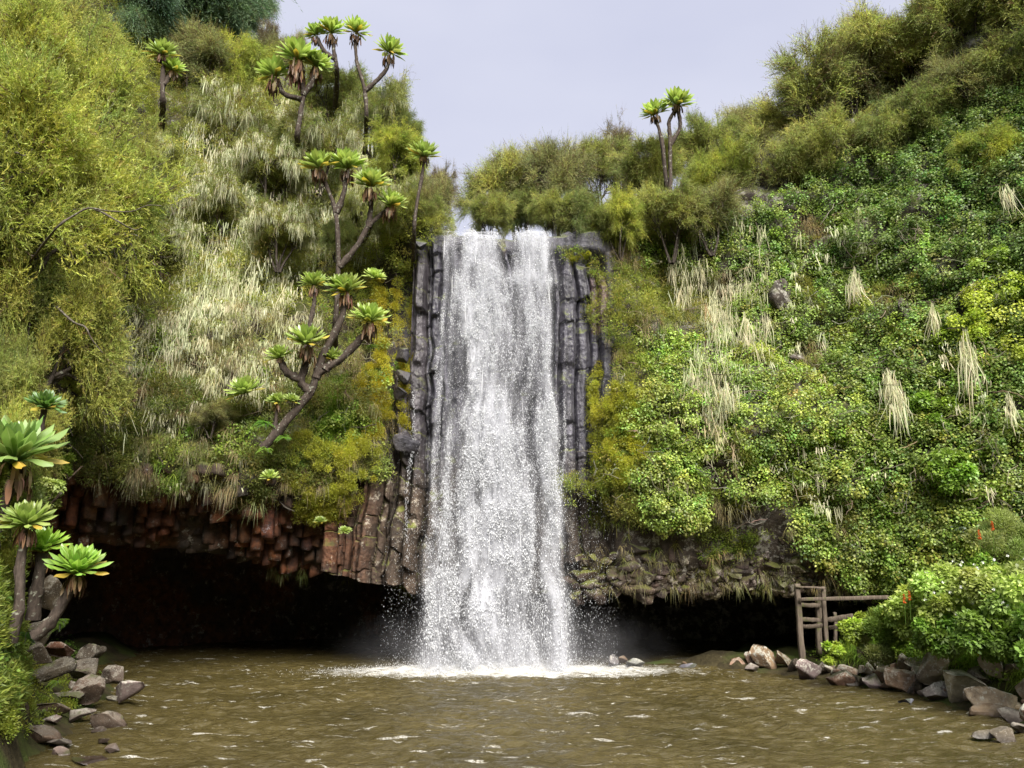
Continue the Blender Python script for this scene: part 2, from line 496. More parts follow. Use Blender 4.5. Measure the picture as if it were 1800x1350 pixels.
def hit(px, py, which='both'):
    """points and normals where the sight lines through these photo points meet the cliff or the banks"""
    D = unit(ray(px, py)).reshape(-1, 3)
    P = np.full((len(D), 3), np.nan); N = np.zeros((len(D), 3))
    o = Vector(CAM)
    for i, d in enumerate(D):
        dv = Vector(d)
        best = None
        if which != 'ground':
            r_ = BV_CLIFF.ray_cast(o, dv, 60)
            if r_[0] is not None: best = r_
        if which != 'cliff':
            r_ = BV_GROUND.ray_cast(o, dv, 60)
            if r_[0] is not None and (best is None or r_[3] < best[3]): best = r_
        if best is not None:
            n = best[1]
            if n.dot(dv) > 0: n = -n
            P[i] = best[0]; N[i] = n
    return P, N

# ---------------------------------------------------------------- basalt columns
def column_mesh(b, x, y, r, z0, z1, rs, joint=0.9, wob=0.04, bend=0.0):
    """an irregular many-sided prism, cracked across at its joints, chipped and bent"""
    k = int(rs.integers(4, 7)); sub = 2; kk = k * sub
    ang = np.sort((np.arange(k) + rs.uniform(-.3, .3, k)) * 2 * math.pi / k) + rs.uniform(0, 6)
    rad = r * rs.uniform(0.85, 1.2, k)
    cx, cy = np.cos(ang) * rad, np.sin(ang) * rad
    f_ = np.arange(sub) / sub
    px_ = (cx[:, None] * (1 - f_) + np.roll(cx, -1)[:, None] * f_).ravel()
    py_ = (cy[:, None] * (1 - f_) + np.roll(cy, -1)[:, None] * f_).ravel()
    z = z0; ph = rs.uniform(0, 60); shade_ = rs.uniform(.55, 1.35) * np.array([1, rs.uniform(.88, 1.05), rs.uniform(.8, 1.05)])
    while z < z1 - 0.05:
        h = min(joint * rs.uniform(0.4, 1.7), z1 - z)
        if z1 - (z + h) < 0.15: h = z1 - z
        ox, oy = rs.normal(0, wob, 2) * r * 2
        tx, ty = rs.normal(0, .18, 2)
        m = max(3, int(h / 0.12) + 2)
        ts = np.linspace(0, 1, m)
        ff = np.where((np.arange(m) == 0) | (np.arange(m) == m - 1), 0.985, 1.0)[:, None]
        ee = ((0.5 - np.abs(ts - 0.5)) * 2)[:, None]
        zz = z + 0.003 + (h - 0.006) * ts[:, None] + (px_ * tx + py_ * ty)[None] * (1 - ee)
        bx = bend * np.sin(zz * 0.8 + ph) + bend * 0.6 * np.sin(zz * 2.1 + ph * 2)
        q = xyz((px_ * 6 + ph)[None] + 0 * zz, (py_ * 6)[None] + 0 * zz, zz * 2.2)
        dsp = 1 + 0.035 * vnoise(q, 12) + 0.02 * vnoise(q * 4.1, 13)
        V = xyz(x + ox + bx + px_[None] * ff * dsp, y + oy + py_[None] * ff * dsp, zz)
        n0 = b.n
        idx = np.arange(m * kk).reshape(m, kk)
        F = np.stack([idx[:-1], np.roll(idx[:-1], -1, 1), np.roll(idx[1:], -1, 1), idx[1:]], -1).reshape(-1, 4)
        cen = np.array([V[0].mean(0), V[-1].mean(0)])
        b.add(np.concatenate([V.reshape(-1, 3), cen]), F, shade_)
        a = np.arange(kk); c0, c1 = m * kk, m * kk + 1
        T = np.concatenate([np.stack([np.roll(a, -1), a, np.full(kk, c0)], 1), np.stack([(m - 1) * kk + a, (m - 1) * kk + np.roll(a, -1), np.full(kk, c1)], 1)])
        b.F[3].append(T + n0)
        z += h

def rock_mesh(rs, cuts=9, subdiv=3, stretch=(1, 1, 1), rough=0.05):
    """an angular block: a ball cut by random planes, then roughened"""
    import bmesh
    bm = bmesh.new()
    bmesh.ops.create_icosphere(bm, subdivisions=subdiv, radius=1.0)
    V = np.array([v.co[:] for v in bm.verts]); F = np.array([[v.index for v in f.verts] for f in bm.faces])
    bm.free()
    for _ in range(cuts):
        n = unit(rs.normal(size=3)); d = rs.uniform(0.28, 0.60)
        s = V @ n
        V = V - np.maximum(s - d, 0)[:, None] * n
    V = V + V * (rough * fbm(V * 2.3 + rs.uniform(0, 50), 3, 1))[:, None] + V * (0.03 * vnoise(V * 8 + 5, 2))[:, None]
    V = V / np.abs(V).max(0) * np.array(stretch)
    return V, F

rs = np.random.default_rng(5)
b = MB()
# hanging column ends of the left overhang, in tiers that step back downwards
for ix in range(-46, -7):
    for iy in range(-1, 9):
        x = ix * 0.275 + (iy % 2) * 0.14 + rs.uniform(-.06, .06)
        dy = iy * 0.22 + rs.uniform(-.06, .06)
        if x > -4.4: continue
        zcl = float(ceil_z(np.array([x]))[0])
        ztier = 4.35 - dy * 1.0 + rs.normal(0, 0.20) + 0.5 * float(vnoise(np.array([x * 0.8, dy * .5, 0]), 70))
        if ztier < zcl - 0.05:
            if rs.uniform() < .5: continue
            ztier = zcl - 0.10 + rs.uniform(-.08, .12)
        y = float(face_y(np.array([x]), np.array([4.9]))[0]) + dy - 0.22
        column_mesh(b, x, y, 0.155 * rs.uniform(0.75, 1.3), ztier, min(ztier + rs.uniform(0.9, 1.5), 4.85 + rs.uniform(-.2, .1)), rs, joint=2.2, wob=.04)
o = b.build('hanging_columns', M['rock'], cliff)
b = MB()
# right overhang: rough broken blocks
for i in range(620):
    x = rs.uniform(1.6, 11.0); zcl = float(ceil_z(np.array([x]))[0])
    z = zcl + abs(rs.normal(0, .42)) - .08
    y = float(face_y(np.array([x]), np.array([z]))[0])
    s_ = rs.uniform(.07, .25)
    V, F = rock_mesh(rs, cuts=9, subdiv=3, rough=.09)
    b.add(V * s_ * np.array([rs.uniform(.8, 1.7), 1.1, rs.uniform(.6, 1.5)]) + np.array([x, y + .09, z]), F, rs.uniform(.7, 1.5) * np.array([1, rs.uniform(.85, 1), rs.uniform(.75, 1)]))
o = b.build('broken_blocks', M['rock'], cliff)

# the columns beside and behind the fall, a mesh each
def col_top(x):
    if x < -3.15: return 5.1 + 0.5 * (x + 4.6)
    if x < -2.75: return 7.6
    if x < 1.5: return 11.35
    return 11.1 - 0.5 * (x - 1.5)
COLTOPS = []
def column_face(x0, x1, dx=0.0145, dz=0.03):
    """a fused face of upright columns: faceted fronts, deep grooves, cross joints, blocks set in and out"""
    r = np.random.default_rng(31)
    bnd = [x0 - .4]
    while bnd[-1] < x1 + .4: bnd.append(bnd[-1] + r.choice([.13, .19, .27, .38, .46]) * r.uniform(.85, 1.15))
    bnd = np.array(bnd); nb = len(bnd)
    x = np.arange(x0, x1 + dx, dx); t = np.linspace(0, 1, int(10 / dz))
    X = x[:, None] + 0 * t
    zb = ceil_z(x)[:, None] - .02
    cm = np.array([col_top(q) for q in x])
    ci0 = np.clip(np.searchsorted(bnd, x) - 1, 0, nb - 2)
    topj = r.uniform(-.3, .25, nb)
    zt = (cm + topj[ci0])[:, None]
    Z = zb + (zt - zb) * t[None]
    Xw = X + 0.13 * vnoise(xyz(X * .6, 0, Z * .42), 51) + 0.045 * vnoise(xyz(X * .9, 4, Z * 1.7), 52)
    ci = np.clip(np.searchsorted(bnd, Xw) - 1, 0, nb - 2)
    w = (bnd[ci + 1] - bnd[ci]) * .5
    u = (Xw - bnd[ci] - w) / w
    depth = r.uniform(-.26, .22, nb)[ci]; skew = r.uniform(-.45, .45, nb)[ci]
    # blocks
    D = np.zeros_like(X); J = np.full_like(X, 9.0); TX = np.zeros_like(X); SH = np.ones_like(X)
    for i in range(nb - 1):
        m = ci == i
        if not m.any(): continue
        xm = bnd[i]
        rough_ = xm < -2.2
        zj = [0.5]
        while zj[-1] < 13: zj.append(zj[-1] + (r.uniform(.25, 1.1) if rough_ else r.uniform(.35, 2.2)))
        zj = np.array(zj); zz = Z[m] + 0.10 * u[m] * r.uniform(-1, 1) + .04 * vnoise(xyz(X[m] * 9, 0, i), 3)
        k = np.clip(np.searchsorted(zj, zz) - 1, 0, len(zj) - 2)
        D[m] = r.normal(0, .085 if rough_ else .07, len(zj))[k]
        TX[m] = r.normal(0, .25, len(zj))[k]
        SH[m] = r.uniform(.7, 1.3, len(zj))[k] * r.uniform(.75, 1.2)
        J[m] = np.minimum(zz - zj[k], zj[k + 1] - zz)
    us = np.clip(u + skew * .5 * (1 - np.abs(u)), -1, 1)
    prof = np.minimum(1, (1 - np.abs(us)) * 1.9) * (0.55 * w + .06)
    groove = np.exp(-((1 - np.abs(u)) * w / .014) ** 2) * .10
    crack = np.exp(-(J / .012) ** 2) * .05
    base = face_y(np.clip(X, -3.3, 2.3), 5.5 + 0 * Z)
    base = base - .30 * np.clip(-2.7 - X, 0, 1)
    Y = base + .05 - depth - D - prof - TX * us * w * .5 + groove + crack
    Y = Y + .38 * sstep(1.0, 1.4, X) * sstep(4.75, 4.25, Z + .3 * vnoise(xyz(X * 4, 0, 0), 7))
    chip = np.maximum(0, vnoise(xyz(X * 3.1, 0, Z * 2.2), 61) - .35)
    Y = Y + .22 * chip - .035 * fbm(xyz(X * 5, 1, Z * 4), 3, 62) - .012 * vnoise(xyz(X * 21, 0, Z * 14), 64)
    V = xyz(X, Y, Z)
    # tops and sides run back into the hill
    back = np.stack([V[:, -1] + [0, .25, .03], V[:, -1] + [0, .9, .06]], 1)
    foot = np.stack([V[:, 0] + [0, .9, .1], V[:, 0] + [0, .35, 0.02]], 1)
    V = np.concatenate([foot, V, back], 1)
    sd0 = V[:1] + [0, .8, 0]; sd1 = V[-1:] + [0, .8, 0]
    V = np.concatenate([sd0, V, sd1], 0)
    SHp = np.pad(SH, ((1, 1), (2, 2)), mode='edge')
    CC = np.repeat(SHp[..., None], 3, 2)
    CC[(V[..., 0] > 2.2) & (V[..., 2] > 8.8)] *= np.array([1.7, 1.25, 1.0])
    CC[(V[..., 0] < -2.3)] *= np.array([1.0, .93, .84])
    b = MB(); b.grid(V, CC.reshape(-1, 3))
    for i in range(0, len(x), 9): COLTOPS.append((x[i], V[i + 1, -3, 1] + .1, V[i + 1, -3, 2]))
    return b
column_face(-4.75, 2.72).build('basalt_columns', M['rock'], cliff)

# ---------------------------------------------------------------- pool
def pool_material():
    t = NT('brown pool water')
    P = t.pos((1.0, 1.9, 1.0))
    n1 = t.noise(2.2, 6, 0.62, vec=P, dist=0.4)
    n2 = t.noise(11.0, 6, 0.65, vec=P, dist=0.3)
    h = t.math('ADD', n1, t.math('MULTIPLY', n2, 0.5))
    c = t.mix(t.ramp(t.noise(0.5, 3, vec=t.pos()), 0.3, 0.7), (0.042, 0.034, 0.012), (0.072, 0.057, 0.021))
    # foam where the fall lands; sky glints painted in white on scattered crests
    g = t.n('ShaderNodeNewGeometry')
    s = t.n('ShaderNodeSeparateXYZ', ins={0: g.outputs['Position']})
    fx = t.math('DIVIDE', t.math('ADD', s.outputs[0], 0.15), 4.3)
    fy = t.math('DIVIDE', t.math('SUBTRACT', s.outputs[1], 20.0), 1.15)
    r = t.math('SQRT', t.math('ADD', t.math('MULTIPLY', fx, fx), t.math('MULTIPLY', fy, fy)))
    fo = t.noise(6.0, 8, 0.72, vec=t.pos((0.8, 2.2, 1)), dist=0.6)
    foam = t.math('MULTIPLY', t.ramp(t.math('SUBTRACT', t.math('ADD', t.math('MULTIPLY', fo, 1.5), 0.35), r), 0.0, 0.55), 0.85)
    crest_glint = t.math('MULTIPLY', t.ramp(t.noise(2.6, 7, 0.66, vec=t.pos((0.55, 2.4, 1)), dist=0.7), 0.605, 0.645), t.ramp(t.noise(40, 3, 0.7, vec=P), 0.40, 0.6))
    f = t.math('MAXIMUM', foam, t.math('MULTIPLY', crest_glint, 0.75), clamp=True)
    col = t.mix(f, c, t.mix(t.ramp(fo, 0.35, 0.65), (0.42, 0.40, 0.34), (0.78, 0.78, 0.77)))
    rough = t.math('ADD', 0.06, t.math('MULTIPLY', f, 0.5))
    return t.out(t.pbr(col, rough, 0.5, t.bump(h, 0.8, 0.10), IOR=1.33))
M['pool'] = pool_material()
wx = np.linspace(-16, 15, 520); wy = np.concatenate([np.linspace(3.2, 9.5, 30, endpoint=False), np.linspace(9.5, 22, 420, endpoint=False), np.linspace(22, 30, 40)])
WX, WY = np.meshgrid(wx, wy, indexing='ij')
ripple = 0.05 * fbm(xyz(WX * 1.3, WY * 2.4, 0), 3, 80) + 0.032 * (1 - np.abs(fbm(xyz(WX * 1.9, WY * 4.2, 4), 3, 83)) * 2.2) + 0.020 * vnoise(xyz(WX * 6, WY * 11, 1), 85)
bo = np.exp(-(((WX + .35) / 2.3) ** 2 + ((WY - 20.05) / 0.7) ** 2))
ripple += 0.14 * bo * (1 + 0.9 * fbm(xyz(WX * 3, WY * 4, 8), 3, 88))
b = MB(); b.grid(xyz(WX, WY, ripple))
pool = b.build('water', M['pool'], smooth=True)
tag(pool, kind='structure')

# ---------------------------------------------------------------- the fall
def water_drop_mat():
    t = NT('white water')
    d = t.n('ShaderNodeBsdfDiffuse', ins={'Color': (0.80, 0.81, 0.84)}).outputs[0]
    tr = t.n('ShaderNodeBsdfTranslucent', ins={'Color': (0.80, 0.82, 0.86)}).outputs[0]
    return t.out(t.n('ShaderNodeMixShader', ins={0: 0.4, 1: d, 2: tr}).outputs[0])
M['drop'] = water_drop_mat()

def veil_mat():
    t = NT('thin falling water')
    st = t.noise(1.0, 6, 0.65, vec=t.pos((5.5, 5.5, 0.8)), dist=0.3)
    br = t.noise(1.0, 6, 0.7, vec=t.pos((9, 9, 4.5)), dist=0.5)
    dens = t.n('ShaderNodeSeparateColor', ins={0: t.tint()}).outputs[0]
    a = t.math('MULTIPLY', t.math('MULTIPLY', t.ramp(st, 0.25, 0.75), t.ramp(br, 0.2, 0.8)), 2.4)
    a = t.math('MULTIPLY', a, dens, clamp=True)
    d = t.n('ShaderNodeBsdfDiffuse', ins={'Color': (0.72, 0.73, 0.79)}).outputs[0]
    tl = t.n('ShaderNodeBsdfTranslucent', ins={'Color': (0.72, 0.74, 0.80)}).outputs[0]
    d2 = t.n('ShaderNodeMixShader', ins={0: 0.4, 1: d, 2: tl}).outputs[0]
    tp = t.n('ShaderNodeBsdfTransparent').outputs[0]
    return t.out(t.n('ShaderNodeMixShader', ins={0: a, 1: tp, 2: d2}).outputs[0])
M['veil'] = veil_mat()

# streams: how much water falls at (x, z); each stream = heights, centre x, half width, strength
Zs = [0, 2, 4, 6, 8, 10, 11.75]
streams = [
    ([-0.75, -0.72, -0.70, -0.75, -0.88, -0.98, -1.05], [0.52, 0.52, 0.50, 0.50, 0.44, 0.38, 0.34], 1.55),   # main white stream
    ([0.20, 0.10, -0.10, -0.20, -0.30, -0.45, -0.6], [0.62, 0.60, 0.56, 0.50, 0.40, 0.30, 0.30], 0.45),
    ([0.72, 0.68, 0.62, 0.55, 0.50, 0.52, 0.48], [0.58, 0.55, 0.52, 0.50, 0.50, 0.46, 0.42], 0.50),
    ([1.15, 1.10, 1.02, 0.98, 0.95, 0.92, 0.85], [0.22, 0.20, 0.18, 0.14, 0.12, 0.12, 0.14], 0.70),
    ([-1.75, -1.72, -1.70, -1.66, -1.60, -1.60, -1.55], [0.34, 0.27, 0.19, 0.13, 0.10, 0.10, 0.12], 0.42),
    ([-2.1, -2.05, -2.0, -1.95, -1.85, -1.82, -1.75], [0.30, 0.20, 0.10, 0.07, 0.07, 0.08, 0.10], 0.25),
    ([-0.2, -0.2, -0.2, -0.2, -0.25, -0.3, -0.3], [1.6, 1.25, 0.95, 0.8, 0.7, 0.8, 0.95], 0.20),
]
def fall_density(x, z):
    d = 0
    for cx, hw, s in streams:
        c = np.interp(z, Zs, cx) + 0.08 * vnoise(xyz(cx[0], z * 0.8, 0), 91)
        h_ = np.interp(z, Zs, hw)
        d = d + s * np.exp(-((x - c) / h_) ** 2 * 1.3)
    # dry rock showing at the lip
    gap = np.exp(-((x + 0.12) / 0.13) ** 2) * sstep(10.1, 10.8, z) + 0.8 * np.exp(-((x + 1.45) / 0.12) ** 2) * sstep(9.8, 10.8, z)
    d = d * (1 - np.clip(gap, 0, 0.95))
    wv = 0.35 * vnoise(xyz(x * 0.8, z * 0.7, 1), 94)
    st = vnoise(xyz(x * 3.2 + wv * 3, z * 0.55, 3), 95) + 0.5 * vnoise(xyz(x * 7 + wv * 5, z * 0.9, 5), 96)
    d = d * np.clip(0.95 + 0.75 * st, 0.25, 1.6)
    d = d + 0.5 * np.exp(-((z - 10.2) / 0.18) ** 2) * np.exp(-((x - 0.5) / 0.55) ** 2)      # ledge splash
    return d
def fall_y(z, k=0.0):
    drop = np.clip(11.7 - z, 0, 12)
    return 20.30 - 0.23 * np.sqrt(drop) * 0.55 - k

waterfall = empty('waterfall', (-0.3, 20.1, 0))
tag(waterfall, 'white curtain of water dropping over the dark rock lip into the brown pool', 'waterfall', kind='structure')
rs = np.random.default_rng(77)
# thin sheets
for j, (k, sc_) in enumerate(((0.0, 0.70), (0.18, 0.75), (0.36, 0.6))):
    u = np.linspace(-2.5, 1.75, 130); v = np.linspace(0.0, 11.80, 240)
    U, Vv = np.meshgrid(u, v, indexing='ij')
    Y = fall_y(Vv, k) + 0.10 * fbm(xyz(U * 1.6, Vv * 0.45, j), 3, 100 + j) + 0.04 * vnoise(xyz(U * 7, Vv * 1.2, j), 107)
    # over the lip
    Vt = 11.80 + 0.10 * vnoise(xyz(u[:, None] * 1.7, 0, 4), 12); Vv = Vv * Vt / 11.8
    Y = np.where(Vv > 11.4, Y + 0.7 * ((Vv - 11.4) / 0.4) ** 2, Y)
    dens = np.clip(fall_density(U, Vv) * sc_ * (0.75 + 0.5 * fbm(xyz(U * 2.2, Vv * 0.8, 3 + j), 3, 111)), 0, 1)
    edge = np.minimum(1, np.minimum(U + 2.5, 1.75 - U) * 4)
    b = MB(); b.grid(xyz(U, Y, Vv), (1, 1, 1)); b.C = [np.repeat((dens * edge).reshape(-1, 1), 3, 1).astype(np.float32)]
    o = b.build('water_sheet', M['veil'], waterfall, smooth=True)

def droplets(b, P, size, elong, r):
    n = len(P)
    # little tetrahedra, drawn out along their fall
    base = unit(r.normal(size=(n, 4, 3)))
    base = np.array([[1, 1, 1], [1, -1, -1], [-1, 1, -1], [-1, -1, 1]], float)[None] / 1.732 + 0.35 * base
    V = base * size[:, None, None]
    V[..., 2] *= elong[:, None]
    V = V + P[:, None]
    idx = np.arange(n * 4).reshape(n, 4)
    F = np.stack([idx[:, [0, 1, 2]], idx[:, [0, 3, 1]], idx[:, [0, 2, 3]], idx[:, [1, 3, 2]]], 1).reshape(-1, 3)
    b.add(V, F, (1, 1, 1))

b = MB()
N = 1500000
x = rs.uniform(-3.2, 2.6, N); z = 11.78 * rs.uniform(0, 1, N)
d = fall_density(x, z)
nn = fbm(xyz(x * 5.5, z * 2.6, 0), 4, 120, gain=0.62)
n2 = fbm(xyz(x * 1.7, z * 0.8, 5), 3, 125)
warp = 0.25 * fbm(xyz(x * 3, z * 1.8, 9), 2, 127)
lace = 1 - np.abs(fbm(xyz(x * 7.5 + warp * 4, z * 4.2 + warp * 3, 2), 3, 128, gain=.6)) * 7.0      # foamy threads
lace2 = 1 - np.abs(fbm(xyz(x * 5 - warp * 4, z * 1.6, 6), 2, 129)) * 8.0
lace = np.clip(np.maximum(lace, lace2), 0, 1)
p = np.clip(d, 0, 1.4) * np.clip(0.10 + 1.6 * nn + 1.0 * n2 + lace * (0.45 + 0.6 * sstep(3, 8, z)), 0.02, 1.7) * 0.48
# loose spray widening downwards
spread = 1.6 + (11 - z) * 0.09
p = p + 0.022 * np.exp(-((x + 0.3) / spread) ** 4) + 0.012 * np.exp(-((x + 0.3) / (spread * 1.35)) ** 4) * sstep(5, 1, z)
keep = rs.uniform(0, 1, N) < p
x, z, d = x[keep], z[keep], d[keep]
y = fall_y(z, 0) - np.abs(rs.normal(0.2, 0.22, len(x))) + 0.12 + np.where(z > 11.4, 0.6 * ((z - 11.4) / 0.38) ** 2, 0)
size = (0.006 + 0.013 * rs.uniform(0, 1, len(x)) ** 2.4) * np.clip(0.38 + d * 1.6, .38, 1)
droplets(b, np.stack([x, y, z], 1), size, rs.uniform(1.0, 2.4, len(x)) + (11.8 - z) * .14, rs)
print('fall drops', len(x))
# fine strings of water
ns = 60
sx_, sz_ = [], []
cand = rs.uniform(-2.3, 1.5, ns * 6); cz = 1.0 + 10.7 * rs.uniform(0, 1, ns * 6)
kk = rs.uniform(0, 1, ns * 6) < np.clip(fall_density(cand, cz), 0, 1) * 0.5
cand, cz = cand[kk][:ns], cz[kk][:ns]
k = 9
t = np.linspace(0, 1, k)[None]
L = rs.uniform(0.25, 0.9, len(cand))[:, None]
zz = np.maximum(cz[:, None] - t * L, 0.02)
xx_ = cand[:, None] + 0.02 * vnoise(xyz(cand[:, None] * 9 + 0 * t, zz * 3, 0), 130)
yy_ = fall_y(zz) - rs.uniform(0.05, 0.5, len(cand))[:, None]
wd = (rs.uniform(0.003, 0.011, len(cand))[:, None] * np.sin(np.clip(t, 0.02, 0.98) * math.pi))
A = xyz(xx_ - wd, yy_, zz); B = xyz(xx_ + wd, yy_ - wd * 0.7, zz)
b.strips(A, B, np.ones((len(cand), 3)))
# small side trickles
for (tx, z0, z1, w_, yy0) in ((-2.62, 7.0, 2.6, 0.02, 20.05), (1.33, 6.8, 4.3, 0.014, 20.1), (-1.95, 8.2, 5.0, 0.016, 20.05)):
    n = 420
    zq = rs.uniform(z1, z0, n)
    xq = tx + 0.06 * np.sin(zq * 1.3) + 0.03 * vnoise(xyz(zq * 2, 0, 0), 140) + rs.normal(0, w_ * 1.6, n)
    droplets(b, np.stack([xq, yy0 - 0.12 - rs.uniform(0, .05, n), zq], 1), rs.uniform(0.004, 0.009, n), rs.uniform(1.5, 5, n), rs)
o = b.build('falling_drops', M['drop'], waterfall)
o['kind'] = 'stuff'

# splash low over the pool
b = MB()
n = 42000
a = rs.uniform(0, 2 * math.pi, n); rr = np.abs(rs.normal(0, 1, n))
x = -0.35 + rr * np.cos(a) * 1.75; y = 20.0 + rr * np.sin(a) * 0.55
h = rs.exponential(1, n) * 0.13 * np.exp(-((x + .35) / 2.6) ** 2) + 0.02
droplets(b, np.stack([x, y, h], 1), rs.uniform(0.003, 0.010, n), rs.uniform(0.7, 1.6, n), rs)
o = b.build('splash', M['drop'], waterfall); o['kind'] = 'stuff'

# mist: thin air-borne water round the foot of the fall
def mist_mat():
    t = NT('mist')
    oc = t.n('ShaderNodeTexCoord').outputs['Object']
    ln = t.n('ShaderNodeVectorMath', operation='LENGTH', ins={0: oc}).outputs['Value']
    dens = t.math('MULTIPLY', t.math('POWER', t.ramp(ln, 1.0, 0.0), 2.2), t.math('MULTIPLY', t.ramp(t.noise(1.4, 3, vec=t.pos()), 0.25, 0.7), 1.1))
    v = t.n('ShaderNodeVolumePrincipled', ins={'Color': (0.93, 0.93, 1.0), 'Density': dens, 'Anisotropy': 0.2})
    return t.out(None, v.outputs[0])
M['mist'] = mist_mat()

def ball(name, mat, loc, scale, parent):
    import bmesh
    me = bpy.data.meshes.new(name); bm = bmesh.new(); bmesh.ops.create_icosphere(bm, subdivisions=3, radius=1.0); bm.to_mesh(me); bm.free()
    me.materials.append(mat)
    o = bpy.data.objects.new(name, me); COL.objects.link(o)
    o.parent = parent; o.matrix_parent_inverse = Matrix.Translation(-parent.location)
    o.location = loc; o.scale = scale
    return o
o = ball('mist', M['mist'], (-0.2, 20.0, 0.25), (4.8, 1.3, 1.8), waterfall); o['kind'] = 'stuff'
# ---------------------------------------------------------------- plant toolkit
UP = np.array([0, 0, 1.0])
def perp(D, r):
    a = unit(np.cross(D, r.normal(size=D.shape)))
    return a

def leaves(b, P, D, L, W, C, r, fold=0.25, N=None):
    """one folded diamond leaf each"""
    S = perp(D, r) if N is None else unit(np.cross(D, N))
    Nn = np.cross(S, D)
    L = np.asarray(L)[:, None]; W = np.asarray(W)[:, None]
    mid = P + D * L * 0.45
    V = np.stack([P, mid + S * W * .5 + Nn * W * fold, P + D * L - Nn * L * 0.08, mid - S * W * .5 + Nn * W * fold], 1)
    b.polys(V, C)

def blades(b, P, D, L, W, C, r, droop=0.5, k=4):
    """arching grass blades"""
    n = len(P)
    S = unit(np.cross(D, UP + 0.01 * r.normal(size=(n, 3))))
    t = np.linspace(0, 1, k)
    path = P[:, None] + D[:, None] * (L[:, None] * t)[..., None]
    path[..., 2] -= (np.asarray(droop) * np.ones(n))[:, None] * L[:, None] * t ** 2
    w = (W[:, None] * (1 - t * 0.95) * .5)[..., None]
    b.strips(path - S[:, None] * w, path + S[:, None] * w, C)

def strands(b, P, L, W, C, r, k=5, sway=0.05):
    """hanging threads of beard lichen"""
    n = len(P)
    t = np.linspace(0, 1, k)
    ph = r.uniform(0, 6.3, (n, 1)); am = r.normal(0, sway, (n, 1)) * L[:, None]
    a2 = r.uniform(0, 6.3, n)
    off = am * np.sin(t * r.uniform(2, 6, (n, 1)) + ph) - am * np.sin(ph)
    lean = r.normal(0, 0.16, (n, 2)) * L[:, None]
    path = np.repeat(P[:, None], k, 1)
    path[..., 0] += off * np.cos(a2)[:, None] + lean[:, :1] * t
    path[..., 1] += off * np.sin(a2)[:, None] + lean[:, 1:] * t
    path[..., 2] -= L[:, None] * t
    a3 = r.uniform(-0.9, 0.9, n)
    S = np.stack([np.cos(a3), np.sin(a3), 0 * a3], 1)
    w = (W[:, None] * np.array([0.5, 1.0, 0.9, 0.6, 0.1])[:k] * .5)[..., None]
    b.strips(path - S[:, None] * w, path + S[:, None] * w, C)

def limb(b, pts, rads, C=(0.060, 0.046, 0.038), sides=11, r=None, sub=9):
    """a smooth rough-barked stem through the points"""
    pts = np.asarray(pts, float); rads = np.asarray(rads, float)
    n = len(pts)
    u = np.linspace(0, n - 1, (n - 1) * sub + 1)
    ext = np.vstack([2 * pts[0] - pts[1], pts, 2 * pts[-1] - pts[-2]])
    i = np.minimum(u.astype(int), n - 2); f = (u - i)[:, None]
    p0, p1, p2, p3 = ext[i], ext[i + 1], ext[i + 2], ext[i + 3]
    Pp = 0.5 * ((2 * p1) + (-p0 + p2) * f + (2 * p0 - 5 * p1 + 4 * p2 - p3) * f ** 2 + (-p0 + 3 * p1 - 3 * p2 + p3) * f ** 3)
    Rr = np.interp(u, np.arange(n), rads)
    d = unit(np.gradient(Pp, axis=0))
    a = unit(np.cross(d, np.array([0.2, 1.0, 0.1]))); c = np.cross(d, a)
    th = np.arange(sides) * 2 * math.pi / sides
    ring = np.cos(th)[None, :, None] * a[:, None] + np.sin(th)[None, :, None] * c[:, None]
    V = Pp[:, None] + ring * (Rr[:, None] * (1 + 0.38 * vnoise(np.stack(np.broadcast_arrays(np.cos(th)[None] * 2.2, np.sin(th)[None] * 2.2, u[:, None] * 4.1 + pts[0, 0]), -1), 7)))[..., None]
    idx = np.arange(V.shape[0] * sides).reshape(-1, sides)
    F = np.stack([idx[:-1], np.roll(idx[:-1], -1, 1), np.roll(idx[1:], -1, 1), idx[1:]], -1)
    b.add(V, F, C)

